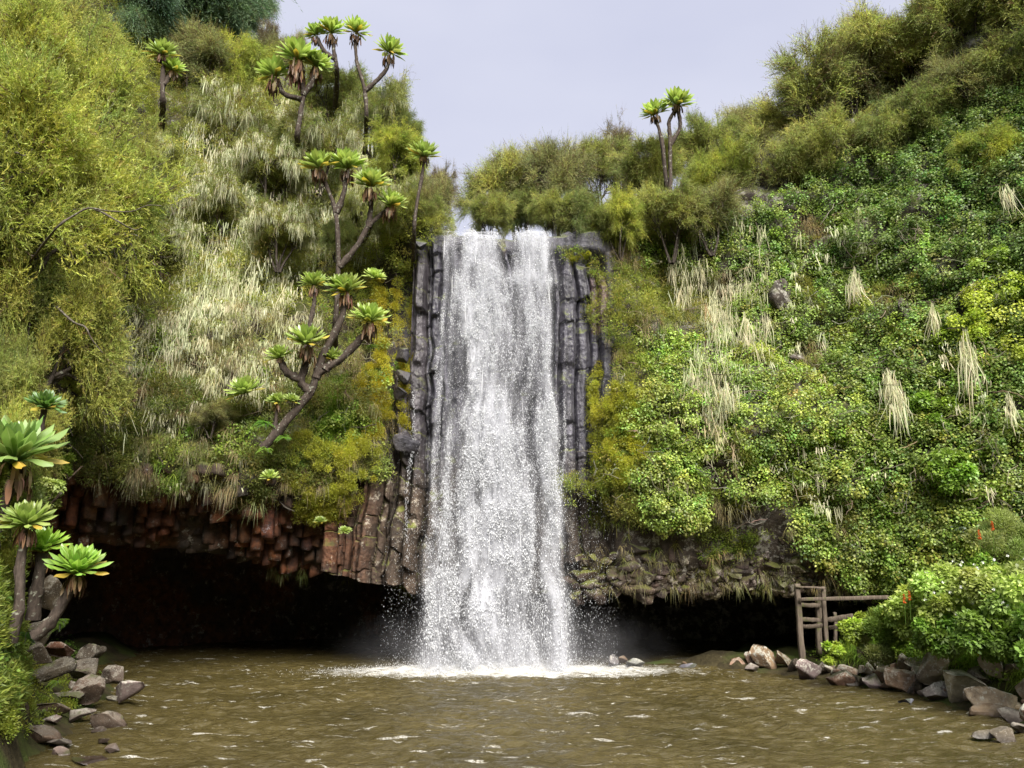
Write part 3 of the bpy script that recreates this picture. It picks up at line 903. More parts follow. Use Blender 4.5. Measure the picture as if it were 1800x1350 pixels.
# ---------------------------------------------------------------- tree heath: feathery evergreen
def heath_skeleton(r, H, spread, stems=4, flat=0.5, low=0.0, gaps=None):
    segs, twigs = [], []
    def grow(p, d, L, rad, lev, maxlev):
        n = 5
        kids = []
        for i in range(n):
            d = unit(d + r.normal(0, 0.17, 3) + np.array([0, 0, (0.10 if lev < 2 else -0.03)]))
            p2 = p + d * L / n
            segs.append((p, p2, rad * (1 - i / n * .45), rad * (1 - (i + 1) / n * .45)))
            if lev >= 1 or i >= 2: kids.append((p2, d, rad * (1 - (i + 1) / n * .45)))
            if lev == maxlev or (lev == maxlev - 1 and i >= 3): twigs.append((p2, d))
            p = p2
        if lev < maxlev:
            m = {0: 5, 1: 5, 2: 4}[lev] if lev in (0, 1, 2) else 3
            for j in range(m):
                q, qd, qr = kids[r.integers(0, len(kids))] if j else kids[-1]
                a = unit(np.cross(qd, r.normal(size=3)))
                nd = unit(qd + a * r.uniform(0.5, 1.1) + np.array([0, 0, 0.12 if lev < 1 else -flat * 0.2]))
                grow(q, nd, L * r.uniform(0.5, 0.72), qr * 0.62, lev + 1, maxlev)
    for s in range(stems):
        a = (s + r.uniform(-.3, .3)) * 2 * math.pi / stems
        d = unit(np.array([math.cos(a) * r.uniform(.3, .75), math.sin(a) * r.uniform(.3, .75), 1.0]))
        grow(np.array([0.06 * math.cos(a), 0.06 * math.sin(a), -0.3]), d, 1.0, 0.06, 0, 3)
    P0 = np.array([s[0] for s in segs]); P1 = np.array([s[1] for s in segs])
    R0 = np.array([s[2] for s in segs]); R1 = np.array([s[3] for s in segs])
    T = np.array([t[0] for t in twigs]); TD = np.array([t[1] for t in twigs])
    # fit
    hx = np.percentile(np.hypot(T[:, 0], T[:, 1]), 96); hz = np.percentile(T[:, 2], 98)
    S = np.array([spread / hx, spread / hx, H / hz])
    up_ = T[:, 2] > low * hz * (1 - 0.35 * np.hypot(T[:, 0], T[:, 1]) / hx)
    T, TD = T[up_], TD[up_]
    if gaps is not None:
        g_ = fbm(T * S * 1.25 + 11.0 * stems, 2, 71) > gaps
        T, TD = T[g_], TD[g_]
    return P0 * S, P1 * S, R0 * H / 2.4, R1 * H / 2.4, T * S, unit(TD * S)

def heath_mesh(seed, H, spread, col, dry=0.15, spray=7, nb=12, lichen=0, sprayL=0.40, bladeL=0.065, bladeW=0.017, droop=0.45, stems=4, low=0.0, fil=0.42, gaps=None, bark_c=(0.06, 0.048, 0.04)):
    r = np.random.default_rng(seed)
    P0, P1, R0, R1, T, TD = heath_skeleton(r, H, spread, stems, low=low, gaps=gaps)
    tb = MB(); tb.tubes(P0, P1, np.maximum(R0, 0.006), np.maximum(R1, 0.005), 5, bark_c)
    cb = MB()
    n = len(T) * spray
    idx = np.repeat(np.arange(len(T)), spray)
    O = T[idx] + r.normal(0, 0.10, (n, 3))
    rad_ = unit(T * np.array([1, 1, .5]) - np.array([0, 0, .18 * H]))
    D = unit(0.8 * TD[idx] + 0.5 * rad_[idx] + fil * r.normal(size=(n, 3)) + np.array([0, 0, 0.30]))
    Ls = sprayL * r.uniform(0.5, 1.35, n)
    base = jitter(col, n, 0.16, r)
    clump = 1 + 0.5 * fbm(T[idx] * 1.3 + seed, 2, seed)[:, None] * np.array([[1.1, 0.8, 0.5]])
    base = np.clip(base * clump, .004, .8)
    dm = r.uniform(0, 1, n) < dry
    base[dm] = jitter((0.17, 0.115, 0.06), dm.sum(), 0.2, r)
    # the sprig stems themselves
    cb.tubes(O, O + D * Ls[:, None], np.full(n, .004), np.full(n, .002), 3, base * 0.9)
    t = (np.arange(nb) + 0.5) / nb
    Pb = O[:, None] + D[:, None] * (Ls[:, None] * t)[..., None]
    Pb[..., 2] -= droop * Ls[:, None] * t ** 2 * 1.6
    cv = r.normal(0, .22, (n, 1, 3)); Pb += cv * (Ls[:, None] * t ** 2)[..., None]
    Db = unit(D[:, None] * 1.0 + 2 * cv * t[None, :, None] - np.array([0, 0, 1.2 * droop]) * t[None, :, None] + 0.42 * r.normal(size=(n, nb, 3)))
    Pb, Db = Pb.reshape(-1, 3), Db.reshape(-1, 3)
    C = np.repeat(base, nb, 0) * (1 + 0.14 * r.normal(size=(n * nb, 1)))
    leaves(cb, Pb, Db, bladeL * r.uniform(.6, 1.3, len(Pb)), bladeW * r.uniform(.7, 1.4, len(Pb)), np.clip(C, .004, .9), r, 0.2)
    lb = None
    if lichen:
        lb = MB()
        w_ = np.hypot(T[:, 0], T[:, 1]) + 0.5 * T[:, 2]; To = T[w_ > np.percentile(w_, 40)]
        hang = To[r.integers(0, len(To), lichen // 12)] + r.normal(0, .06, (lichen // 12, 3))
        ii = np.repeat(np.arange(len(hang)), 12)
        Pl = hang[ii] + r.normal(0, 1, (len(ii), 3)) * np.array([0.075, .075, .05])
        LL = (0.14 + 0.75 * r.uniform(0, 1, len(hang)) ** 1.9)[ii] * r.uniform(.35, 1.1, len(ii))
        strands(lb, Pl, LL, r.uniform(.010, .026, len(ii)), jitter((0.60, 0.60, 0.42), len(ii), .14, r), r)
    return tb, cb, lb

def mesh_of(mb, name, mat):
    o = mb.build(name, mat); me = o.data
    bpy.data.objects.remove(o)
    return me

# crown colours
OLIVE = (0.42, 0.44, 0.14); YEL = (0.45, 0.48, 0.11); DULL = (0.37, 0.375, 0.17); DARKO = (0.30, 0.34, 0.12); BLUE = (0.16, 0.235, 0.14)
KINDS_ = {
    'a': dict(seed=1, H=3.0, spread=1.9, col=OLIVE, dry=.14, spray=8, sprayL=.42, low=.40, gaps=-.06, fil=.6, droop=.3),
    'b': dict(seed=2, H=3.0, spread=2.2, col=OLIVE, dry=.22, stems=3, sprayL=.55, spray=11, low=.60, gaps=-.04, fil=.6, droop=.25),
    'c': dict(seed=3, H=3.0, spread=1.7, col=DULL, dry=.26, spray=7, sprayL=.55, low=.45, gaps=-.02, fil=.7, droop=.2),
    'y': dict(seed=4, H=3.0, spread=2.0, col=YEL, dry=.05, spray=6),
    'Y': dict(seed=24, H=3.0, spread=2.0, col=YEL, dry=.05, spray=12, nb=11, gaps=-.22, bladeL=.05, bladeW=.012, sprayL=.22, droop=.08, fil=.85),
    'Z': dict(seed=5, H=3.0, spread=1.9, col=(0.42, 0.44, 0.12), dry=.07, spray=11, nb=11, gaps=-.22, bladeL=.05, bladeW=.012, sprayL=.22, droop=.08, fil=.9),
    'l': dict(seed=6, H=3.0, spread=1.9, col=(0.29,0.31,0.09), dry=.15, spray=4, lichen=15000),
    'm': dict(seed=7, H=3.0, spread=2.1, col=OLIVE, dry=.12, spray=4, lichen=9000),
    'd': dict(seed=8, H=3.0, spread=2.0, col=DARKO, dry=.1, spray=6),
    'k': dict(seed=9, H=3.0, spread=1.9, col=BLUE, dry=.02, spray=8, sprayL=.5, bladeL=.13, droop=.6),
    's': dict(seed=10, H=3.0, spread=1.6, col=(0.24, 0.21, 0.11), dry=.5, spray=2, sprayL=.5, lichen=900),
}
_cache = {}
def tree_kind(k):
    if k not in _cache:
        tb, cb, lb = heath_mesh(**KINDS_[k])
        _cache[k] = (mesh_of(tb, 'branches', M['bark']), mesh_of(cb, 'crown', M['leaf']), mesh_of(lb, 'hanging_lichen', M['lichen']) if lb else None)
    return _cache[k]

def tree(k, px, py, Hpx, label, group=None, Y=None, wide=1.0, rot=None, name='tree_heath', lean=0.0, sink=0.15):
    """base at the ground seen through (px, py) (or at depth Y), crown Hpx photo pixels high"""
    if Y is None:
        P, N = hit([px], [py]); P = P[0]
        if np.isnan(P[0]): raise ValueError('no ground under tree %s %s' % (px, py))
        P = P + unit(np.array([0, 1.0, -0.4])) * sink
    else:
        P = at(px, py, Y)
    s = Hpx / FPX * np.linalg.norm(P - CAM) / 3.0
    root = empty(name, P)
    root.rotation_euler = (0, lean, rot if rot is not None else float(rng.uniform(0, 6.28)))
    root.scale = (s * wide, s * wide, s)
    tag(root, label, 'tree', group)
    a, c, l = tree_kind(k)
    for nm, me in (('trunk', a), ('crown', c), ('hanging_lichen', l)):
        if me is None: continue
        o = bpy.data.objects.new(nm, me); COL.objects.link(o); o.parent = root
    return root

G_RIDGE = 'heath trees along the right skyline'
G_LEFT = 'heath trees on the left slope'
G_LICH = 'lichen hung trees on the left slope'
# right skyline, from the fall outwards
RIDGE_H = 0.82
T = [
 ('b', 905, 415, 175, 'rounded olive heath tree arching over the lip of the waterfall', G_RIDGE, 24.0, 1.0),
 ('c', 985, 400, 180, 'tall heath tree with hanging twigs just right of the waterfall lip', G_RIDGE, 23.2, 0.9),
 ('d', 925, 414, 85, 'small dark heath bush crouching behind the notch rock of the lip', G_RIDGE, 23.0, 1.3),
 ('a', 975, 418, 85, 'olive heath bush pressed against the right end of the lip', G_RIDGE, 22.0, 1.2),
 ('a', 860, 420, 85, 'low olive bush sitting right above the middle of the falling water', G_RIDGE, 23.5, 1.2),
 ('b', 1055, 370, 150, 'heath tree with dark open branches between the lip tree and the forked groundsel', G_RIDGE, 24.0, 0.9),
 ('s', 1092, 345, 140, 'thin bare-twigged tree poking at the sky left of the forked groundsel', G_RIDGE, 24.5, 0.8),
 ('a', 1140, 370, 130, 'bushy olive heath tree in front of the forked groundsel stem', G_RIDGE, 23.0, 1.1),
 ('d', 1010, 440, 120, 'shaded heath tree leaning over the wet rock right of the lip', G_RIDGE, 21.6, 1.1),
 ('a', 1240, 335, 140, 'olive heath tree right of the forked groundsel on the skyline', G_RIDGE, 24.0, 1.0),
 ('y', 1275, 370, 130, 'bright yellow-green heath tree below the skyline right of the forked groundsel', G_RIDGE, 22.5, 1.0),
 ('c', 1325, 300, 125, 'sparse brownish heath tree at the dip of the right skyline', G_RIDGE, 25.0, 1.0),
 ('b', 1420, 290, 190, 'flat-topped spreading heath tree with dark bent limbs on the right skyline', G_RIDGE, 24.0, 1.25),
 ('a', 1370, 370, 150, 'dense olive heath tree under the flat-topped one', G_RIDGE, 22.3, 1.0),
 ('c', 1500, 240, 170, 'airy heath tree showing sky between its limbs, upper right skyline', G_RIDGE, 25.5, 1.0),
 ('a', 1580, 215, 190, 'big umbrella-shaped heath tree at the top right of the skyline', G_RIDGE, 24.5, 1.2),
 ('b', 1665, 170, 200, 'heath tree with black forked limbs against the sky, top right', G_RIDGE, 25.0, 1.1),
 ('c', 1545, 150, 130, 'wispy pale-twigged heath tree at the highest left end of the right ridge', G_RIDGE, 27.0, 1.0),
 ('a', 1755, 150, 190, 'dark green heath tree in the top right corner', G_RIDGE, 23.0, 1.1),
 ('a', 1850, 120, 210, 'heath tree cut by the right edge of the photo, top corner', G_RIDGE, 22.0, 1.1),
 ('a', 1480, 350, 150, 'shadowy heath tree above the ivy, under the airy tree', G_RIDGE, 21.5, 1.1),
 ('d', 1800, 215, 150, 'dark heath tree low in the top right corner above the ivy', G_RIDGE, 22.5, 1.3),
 ('c', 1700, 240, 130, 'dull open heath tree between the black-limbed tree and the ivy, top right', G_RIDGE, 22.5, 1.2),
 ('y', 1770, 330, 110, 'small yellow-green heath tree on the ivy slope near the right edge', G_RIDGE, 18.5, 1.2),
 ('c', 1250, 430, 120, 'dull heath bush at the top of the pale lichen curtain', G_RIDGE, 21.0, 1.3),
 ('d', 1620, 300, 140, 'dark heath tree halfway up the ivy slope on the right', G_RIDGE, 20.8, 1.2),
 ('y', 1090, 440, 110, 'yellow-olive heath bush above the reddish basalt block', G_RIDGE, 20.7, 1.1),
 ('a', 1180, 440, 130, 'olive heath bush between the basalt block and the lichen curtain', G_RIDGE, 21.0, 1.1),
]
for (k, px, py, H, lab, g, Y, wd) in T:
    H *= RIDGE_H; wd *= .78
    P, N = hit([px], [py])
    y = Y if np.isnan(P[0][0]) else min(Y, P[0][1] + 0.6)
    tree(k, px, py, H, lab, g, Y=y, wide=wd)

T = [
 # left slope, top to bottom
 ('k', 215, 75, 150, 'blue-green conifer beyond the top of the left slope', None, 30.0, 1.2),
 ('k', 330, 90, 160, 'wide blue-green conifer at the top left skyline', None, 31.0, 1.5),
 ('k', 405, 60, 110, 'darkest conifer at the right end of the blue-green trees', None, 31.0, 1.0),
 ('c', 60, 60, 130, 'thin brownish heath tree with sky behind it, top left corner', G_LEFT, 27.0, 1.0),
 ('c', 340, 190, 130, 'dull brown-twigged heath tree under the blue-green conifers', G_LEFT, 26.0, 1.2),
 ('y', 400, 205, 140, 'yellow-green heath tree left of the three-headed groundsel', G_LEFT, 25.0, 1.1),
 ('c', 500, 150, 100, 'sparse heath tree with orange twigs on the skyline beside the conifers', G_LEFT, 26.5, 1.0),
 ('s', 470, 120, 90, 'thin young tree standing out on the left skyline', G_LEFT, 27.0, 0.7),
 ('y', 160, 210, 170, 'broad yellow-green heath tree in the upper left', G_LEFT, 23.0, 0.9),
 ('a', 60, 200, 180, 'olive heath tree at the left edge near the top', G_LEFT, 22.0, 1.2),
 ('a', 590, 230, 120, 'olive heath tree below the forked skyline groundsel', G_LEFT, 23.5, 1.2),
 ('m', 655, 260, 140, 'heath tree with hanging twigs under the forked skyline groundsel', G_LEFT, 23.0, 1.0),
 ('d', 690, 265, 90, 'dome of brighter green needle bush on the left skyline', G_LEFT, 22.5, 1.0),
 ('y', 700, 330, 110, 'yellow-green heath bush left of the lone single-headed groundsel', G_LEFT, 21.8, 1.3),
 ('s', 772, 385, 105, 'pale leafless lichen-grey tree at the left corner of the waterfall lip', G_LEFT, 21.8, 0.8),
 ('c', 755, 410, 120, 'drooping grey-green tree beside the left corner of the lip', G_LEFT, 21.0, 0.9),
 ('a', 735, 440, 110, 'olive bush on the corner above the left basalt columns', G_LEFT, 20.4, 1.1),
 ('l', 400, 300, 150, 'lichen-grey tree below the yellow-green heath, left slope', G_LICH, 22.5, 1.2),
 ('l', 560, 320, 140, 'lichen-draped tree between the three-headed groundsel and the tall branching one', G_LICH, 21.8, 1.2),
 ('l', 470, 360, 140, 'tree thick with pale hanging lichen left of the tall branching groundsel', G_LICH, 21.0, 1.2),
 ('l', 380, 430, 140, 'palest lichen-curtained tree in the middle of the left slope', G_LICH, 20.3, 1.2),
 ('l', 490, 460, 120, 'lichen-curtained tree overhanging a brown earth bank', G_LICH, 19.9, 1.2),
 ('m', 300, 330, 100, 'green tree with threads of lichen right of the big front heath', G_LICH, 21.5, 1.2),
 ('m', 640, 410, 100, 'lichen-flecked tree behind the right arm of the tall branching groundsel', G_LICH, 21.0, 1.1),
 ('m', 700, 420, 110, 'dull green tree behind the lowest head of the tall branching groundsel', G_LICH, 20.8, 1.1),
 ('l', 285, 480, 110, 'lichen-hung tree behind the edge of the big front heath', G_LICH, 19.5, 1.1),
 ('d', 590, 450, 70, 'dark leafy bush behind the stem of the tall branching groundsel', G_LICH, 20.4, 1.1),
 ('c', 190, 720, 70, 'brown-twigged bush over the left end of the columns', G_LEFT, 17.5, 1.2),
 ('c', 370, 760, 55, 'feathery brown-green bush hanging over the rusty columns', G_LEFT, 18.4, 1.6),
]
for (k, px, py, H, lab, g, Y, wd) in T:
    H *= RIDGE_H; wd *= .78
    P, N = hit([px], [py])
    y = Y if np.isnan(P[0][0]) else min(Y, P[0][1] + 0.5)
    tree(k, px, py, H, lab, g, Y=y, wide=wd)
# big front heaths on the left, closer to the viewer
T = [
 ('Y', -60, 600, 400, 'big bright yellow-green heath tree filling the left edge', 13.6, 0.75),
 ('Z', 40, 700, 330, 'big yellow-green heath tree reaching right over the left cliff', 14.2, 0.6),
 ('Y', 10, 360, 300, 'tall yellow-green heath tree with grey forked limbs, upper left', 15.5, 0.62),
 ('Z', 165, 440, 215, 'yellow-green heath tree with a long bare diagonal branch', 17.5, 0.68),
 ('Z', 20, 860, 230, 'heath tree in the shade above the near groundsel', 13.8, 0.55),
 ('Y', -75, 1130, 290, 'feathery green heath shrub hugging the left edge over the rocks', 11.2, 0.5),
]
for (k, px, py, H, lab, Y, wd) in T:
    t_ = tree(k, px, py, H, lab, 'large heath trees on the near left bank', Y=Y, wide=wd)
    if 'bare diagonal' in lab or 'reaching right' in lab:
        bb = MB()
        paths = [[(70, 420), (110, 312), (150, 290), (205, 262), (252, 232)], [(135, 335), (200, 322), (250, 308), (300, 280)], [(148, 292), (160, 255), (164, 225)]] if 'bare' in lab else \
                [[(40, 480), (100, 400), (155, 366), (230, 372), (285, 362)], [(150, 366), (200, 385), (250, 400)], [(0, 270), (30, 268), (58, 262)], [(100, 540), (150, 575), (180, 620)]]
        for pth in paths:
            Pq = np.array([at(a_, c_, Y - 1.75 + .12 * i_ + (1.6 if i_ == 0 else 0)) for i_, (a_, c_) in enumerate(pth)])
            mid_ = [Pq[0]]
            for q0, q1 in zip(Pq[:-1], Pq[1:]): mid_ += [(q0 + q1) / 2 + rng.normal(0, .05, 3), q1]
            limb(bb, np.array(mid_), np.linspace(.024, .007, len(mid_)), C=(.09, .075, .06), sides=6, sub=4)
        ob = bb.build('bare_branch', M['bark']); ob.parent = t_; bpy.context.view_layer.update(); ob.matrix_parent_inverse = t_.matrix_world.inverted()

# ---------------------------------------------------------------- giant groundsels
def rosette(b, c, R, r, n=46, axis=(0, 0, 1), young=0.0, col=(0.20, 0.32, 0.055)):
    """leaves of one rosette: spoon shaped, keeled, drooping outwards"""
    ax = unit(np.array(axis, float))
    e1 = unit(np.cross(ax, [0.3, 1, 0.1])); e2 = np.cross(ax, e1)
    i = np.arange(n); f = (i + .5) / n
    phi = i * 2.39996 + r.normal(0, .12, n)
    th = np.radians(5 + 80 * f ** 0.85) + r.normal(0, .07, n)
    L = R * (0.66 + 0.42 * np.sin(f * math.pi * 0.62)) * r.uniform(.9, 1.08, n)
    k = 8; t = np.linspace(0, 1, k)
    prof = np.array([0.42, 0.40, 0.55, 0.78, 0.97, 1.0, 0.74, 0.10])
    W = 0.27 * L * r.uniform(.85, 1.15, n)
    out = np.cos(phi)[:, None] * e1 + np.sin(phi)[:, None] * e2
    side = -np.sin(phi)[:, None] * e1 + np.cos(phi)[:, None] * e2
    # path curls from its start angle outwards
    curl = r.uniform(0.10, 0.62, n) * (0.5 + f)
    ang = th[:, None] - 0.30 + curl[:, None] * t
    step = L[:, None] / (k - 1)
    dirs = np.sin(ang)[..., None] * out[:, None] + np.cos(ang)[..., None] * ax
    path = np.cumsum(dirs * step[..., None], 1) - dirs[:, :1] * step[..., None]
    path = path + np.asarray(c) + (out * 0.10 * R * (0.3 + 0.4 * f[:, None]))[:, None] + (ax * 0.16 * R * (1 - f[:, None]))[:, None]
    nrm = np.cross(dirs, side[:, None])
    w = (W[:, None] * prof * .5)[..., None]
    keel = nrm * w * 0.35
    wav = (0.10 * W[:, None] * np.sin(t * 9 + phi[:, None]))[..., None] * nrm
    Cc = jitter(col, n, .10, r) * (1.12 - 0.22 * f[:, None])
    yl = f > r.uniform(0.91, 0.97)
    Cc[yl] = jitter((0.42, 0.33, 0.05), yl.sum(), .15, r)
    edge = np.clip(Cc * 1.0, 0, .9)
    Ck = np.repeat(Cc[:, None], k, 1) * np.linspace(0.9, 1.12, k)[None, :, None]
    # pale midrib strip between two half blades
    A = path - side[:, None] * w + keel * -1 + wav
    Bm = path - side[:, None] * w * 0.09
    Cm = path + side[:, None] * w * 0.09
    Dd = path + side[:, None] * w + keel * -1 - wav
    b.strips(A, Bm, Ck); b.strips(Cm, Dd, Ck)
    b.strips(Bm + nrm * 0.002, Cm + nrm * 0.002, np.clip(Ck * np.array([1.35, 1.2, 1.6]), 0, .85))
    # dense heart of the bud
    return b

def skirt(b, c, R, r, n=60, length=1.0, axis=(0, 0, 1), col=(0.19, 0.115, 0.07)):
    """dead leaves hanging round the stem below the rosette"""
    ax = unit(np.array(axis, float))
    a = r.uniform(0, 2 * math.pi, n)
    lv = r.uniform(0, 1, n) ** 0.8
    start = np.asarray(c) + np.stack([np.cos(a), np.sin(a), 0 * a], 1) * R * r.uniform(.08, .2, (n, 1)) - ax * (lv * R * length * 0.5)[:, None] + np.array([0, 0, .04 * R])
    k = 6; t = np.linspace(0, 1, k)
    L = R * r.uniform(.35, .75, n) * min(1.1, 0.55 + length * .35)
    o_ = np.stack([np.cos(a), np.sin(a), 0 * a], 1)
    ang = math.pi * (0.62 + 0.38 * np.minimum(1, t * 2.2))[None] + r.normal(0, .12, (n, 1))
    d = np.sin(ang)[..., None] * o_[:, None] + np.cos(ang)[..., None] * UP
    st = (L / (k - 1))[:, None, None]
    path = np.cumsum(d * st, 1) + start[:, None]
    side = np.stack([-np.sin(a), np.cos(a), 0 * a], 1)
    tw = r.normal(0, .7, (n, 1)) * t
    sd2 = side[:, None] * np.cos(tw)[..., None] + o_[:, None] * np.sin(tw)[..., None]
    w = (0.060 * R * r.uniform(.5, 1.3, (n, 1)) * np.array([.7, .8, 1, 1, .8, .3]))[..., None] * .5 * 1.6
    b.strips(path - sd2 * w, path + sd2 * w, jitter(col, n, .28, r))

def groundsel(label, Y, heads, stems, group=None, r_stem=5.5, col=None, tint=None):
    """heads: (px, py, R px, skirt length, axis lean); stems: list of photo-point paths sharing Y"""
    r = np.random.default_rng(int(abs(heads[0][0] * 7 + heads[0][1])))
    if Y > 20.5: Y -= 1.9
    base = at(stems[0][0][0], stems[0][0][1], Y) if stems else at(heads[0][0], heads[0][1] + heads[0][2] * .5, Y)
    root = empty('giant_groundsel', base)
    tag(root, label, 'giant groundsel', group)
    if stems:
        tb = MB()
        for s in stems:
            if s is stems[0] and Y < 21.5 + 2 and s[0][1] < 600:
                s = [(s[0][0] - 3, s[0][1] + 70, 1.5), (s[0][0], s[0][1] + 25, .5)] + list(s)
            P = np.array([at(p[0], p[1], Y + (p[2] if len(p) > 2 else 0)) for p in s])
            k = np.linspace(1.15, 0.8, len(P)) * r_stem / FPX * Y
            limb(tb, P, k)
        tb.build('trunk', M['bark'], root, smooth=True)
    for (px, py, Rp, sk, lean, dy) in heads:
        c = at(px, py, Y + dy); R = Rp / FPX * Y
        ax = unit(np.array([lean + r.normal(0, .1), -0.32, 1.0]))
        cj = 1 + r.normal(0, .10); b = MB(); rosette(b, c, R, r, axis=ax, n=int(56 + 12 * r.uniform()), col=tuple(q * cj for q in (col or (0.33, 0.42, 0.11)))); b.build('rosette', M['groundsel'], root, smooth=True)
        if sk > 0:
            b = MB(); skirt(b, c, R, r, n=int(24 + 44 * sk), length=sk); b.build('dead_leaves', M['dead'], root, smooth=True)
    return root

G_G = 'giant groundsels growing on the cliff and ridge'
groundsel('single-stemmed groundsel with two stacked heads on the upper left slope', 22.5,
          [(286, 98, 34, .4, -.1, 0), (303, 125, 28, .8, .3, .25)], [[(286, 175), (286, 140), (287, 105)], [(287, 150, .0), (296, 135, .2)]], G_G, 5)
groundsel('groundsel with three close heads and long dead-leaf skirts on the left slope', 22.0,
          [(483, 135, 38, 1.1, -.3, 0), (524, 106, 42, 1.5, -.05, -.2), (556, 118, 34, 1.0, .35, .1)],
          [[(523, 235), (528, 200), (533, 165), (528, 115)], [(531, 175), (500, 165), (487, 140)], [(533, 168), (548, 145), (555, 122)]], G_G, 5)
groundsel('groundsel with two crowded heads cut against the sky at the skyline', 23.5,
          [(556, 62, 25, .9, -.2, .1), (582, 58, 32, 1.0, .05, 0)], [[(592, 120), (588, 95), (583, 62)], [(590, 105), (570, 90), (557, 66)]], G_G, 4.5)
groundsel('forked groundsel leaning into the sky, one head up and one out to the right', 23.0,
          [(625, 58, 32, .8, .0, 0), (683, 93, 34, .9, .3, 0)],
          [[(644, 200), (641, 158), (630, 120), (626, 98), (624, 65)], [(642, 160), (664, 140), (680, 120), (683, 98)]], G_G, 4)
groundsel('tall branching groundsel with four heads stepping down to the right', 19.3,
          [(562, 296, 36, .8, -.15, -.2), (611, 296, 39, .8, .0, 0), (652, 328, 38, .9, .1, -.3), (685, 362, 34, .9, .3, 0)],
          [[(590, 560), (595, 470), (591, 380), (583, 350), (562, 300)], [(592, 375), (604, 340), (611, 300)],
           [(597, 470), (628, 432), (650, 395), (684, 366)], [(648, 400), (652, 365), (652, 332)]], G_G, 5)
groundsel('lone single-headed groundsel on the skyline left of the lip', 21.0,
          [(745, 276, 33, .3, .05, 0)], [[(728, 400), (734, 350), (742, 310), (745, 280)]], G_G, 3.5)
groundsel('forked groundsel standing against the sky right of the waterfall', 23.0,
          [(1152, 202, 31, .5, -.25, .1), (1190, 186, 35, .3, .1, 0)],
          [[(1179, 345), (1178, 280), (1178, 240), (1176, 215), (1188, 190)], [(1178, 255), (1195, 225), (1192, 192)], [(1176, 340, .1), (1168, 290, .1), (1163, 245, .1), (1152, 208, .1)]], G_G, 4)
groundsel('slim groundsel with one small head behind the leaning one', 18.7,
          [(554, 502, 30, .7, -.05, 0)], [[(535, 640), (543, 580), (551, 540), (554, 506)]], G_G, 4.5)
groundsel('leaning groundsel with heavy dark limbs and five heads above the moss', 18.0,
          [(608, 514, 39, .8, .0, 0), (650, 566, 38, .9, .2, -.1), (538, 606, 40, .9, -.05, -.3), (492, 630, 27, .2, -.2, 0), (582, 632, 25, .3, .1, .2)],
          [[(462, 788), (500, 745), (545, 690), (558, 660), (600, 630), (640, 590), (650, 570)],
           [(556, 665), (570, 620), (598, 565), (607, 520)], [(548, 690), (530, 672), (537, 640), (538, 612)], [(530, 668), (505, 655), (493, 634)], [(572, 650), (582, 636)]], G_G, 7)
groundsel('low bright rosette half buried in grey scrub left of the leaning groundsel', 18.3, [(432, 692, 34, 0, -.2, 0)], [], G_G)
groundsel('little groundsel with a trailing brown skirt under the leaning one', 18.0, [(487, 708, 20, .9, 0, 0)], [[(482, 765), (485, 735), (487, 712)]], G_G, 3)
groundsel('tiny dark rosette on the cliff left of the leaning groundsel base', 17.9, [(512, 706, 16, 0, .2, 0)], [], G_G)
groundsel('small rosette on the moss beside the top of the left basalt columns', 19.4, [(657, 490, 22, 0, .1, 0)], [], G_G)
groundsel('star-like narrow-leaved rosette above the rusty columns', 17.7, [(474, 842, 18, .3, 0, 0)], [], G_G)
groundsel('smallest star-like rosette low over the cave mouth', 18.4, [(563, 918, 11, 0, 0, 0)], [], G_G)
groundsel('small bright rosette on the moss ball over the cave', 18.6, [(606, 936, 12, 0, 0, 0)], [], G_G)
# near ones on the left bank
G_N = 'large groundsels on the near left bank'
groundsel('largest groundsel head, grey-green leaves reaching right at the left edge', 10.6,
          [(26, 812, 84, .8, .1, 0)], [[(-30, 1060), (-15, 960), (0, 900), (18, 850), (28, 815)]], G_N, 11, col=(0.24, 0.36, 0.10))
groundsel('partly hidden dark groundsel behind the largest one', 12.5, [(78, 718, 34, 0, .3, 0)], [[(60, 800), (70, 760), (78, 720)]], G_N, 6, col=(0.12, 0.22, 0.05))
groundsel('bright groundsel head below the largest one at the left edge', 10.4, [(48, 925, 46, .8, -.1, 0)], [[(20, 1130), (34, 1060), (36, 990), (47, 930)]], G_N, 8)
groundsel('bright groundsel leaning out over the cave water on the left', 10.7,
          [(134, 1008, 50, .7, .25, 0)], [[(62, 1120), (92, 1090), (115, 1050), (134, 1012)]], G_N, 9, col=(0.26, 0.42, 0.07))
groundsel('crowded groundsel head between the two bright ones on the left', 10.9, [(76, 968, 42, .8, -.1, .1)], [[(58, 1090), (66, 1030), (76, 972)]], G_N, 10, col=(0.27, 0.42, 0.06))
# ---------------------------------------------------------------- ground cover on the cliff
def inpoly(px, py, pts):
    pts = np.asarray(pts, float); r_ = np.zeros(len(px), bool)
    for i in range(len(pts)):
        a, c = pts[i], pts[(i + 1) % len(pts)]
        cond = (a[1] > py) != (c[1] > py)
        with np.errstate(divide='ignore', invalid='ignore'):
            r_ ^= cond & (px < a[0] + (py - a[1]) / (c[1] - a[1]) * (c[0] - a[0]))
    return r_

def sample(n, pts, seed, which='both'):
    """n random points of the surface inside a photo outline -> px, py, P, N"""
    r = np.random.default_rng(seed)
    pts = np.asarray(pts, float)
    lo, hi = pts.min(0), pts.max(0)
    X = []
    tot = 0
    while tot < n:
        q = r.uniform(lo, hi, (n * 2, 2)); q = q[inpoly(q[:, 0], q[:, 1], pts)]
        X.append(q); tot += len(q)
    q = np.concatenate(X)[:n]
    P, N = hit(q[:, 0], q[:, 1], which)
    ok = ~np.isnan(P[:, 0])
    return q[ok, 0], q[ok, 1], P[ok], N[ok]

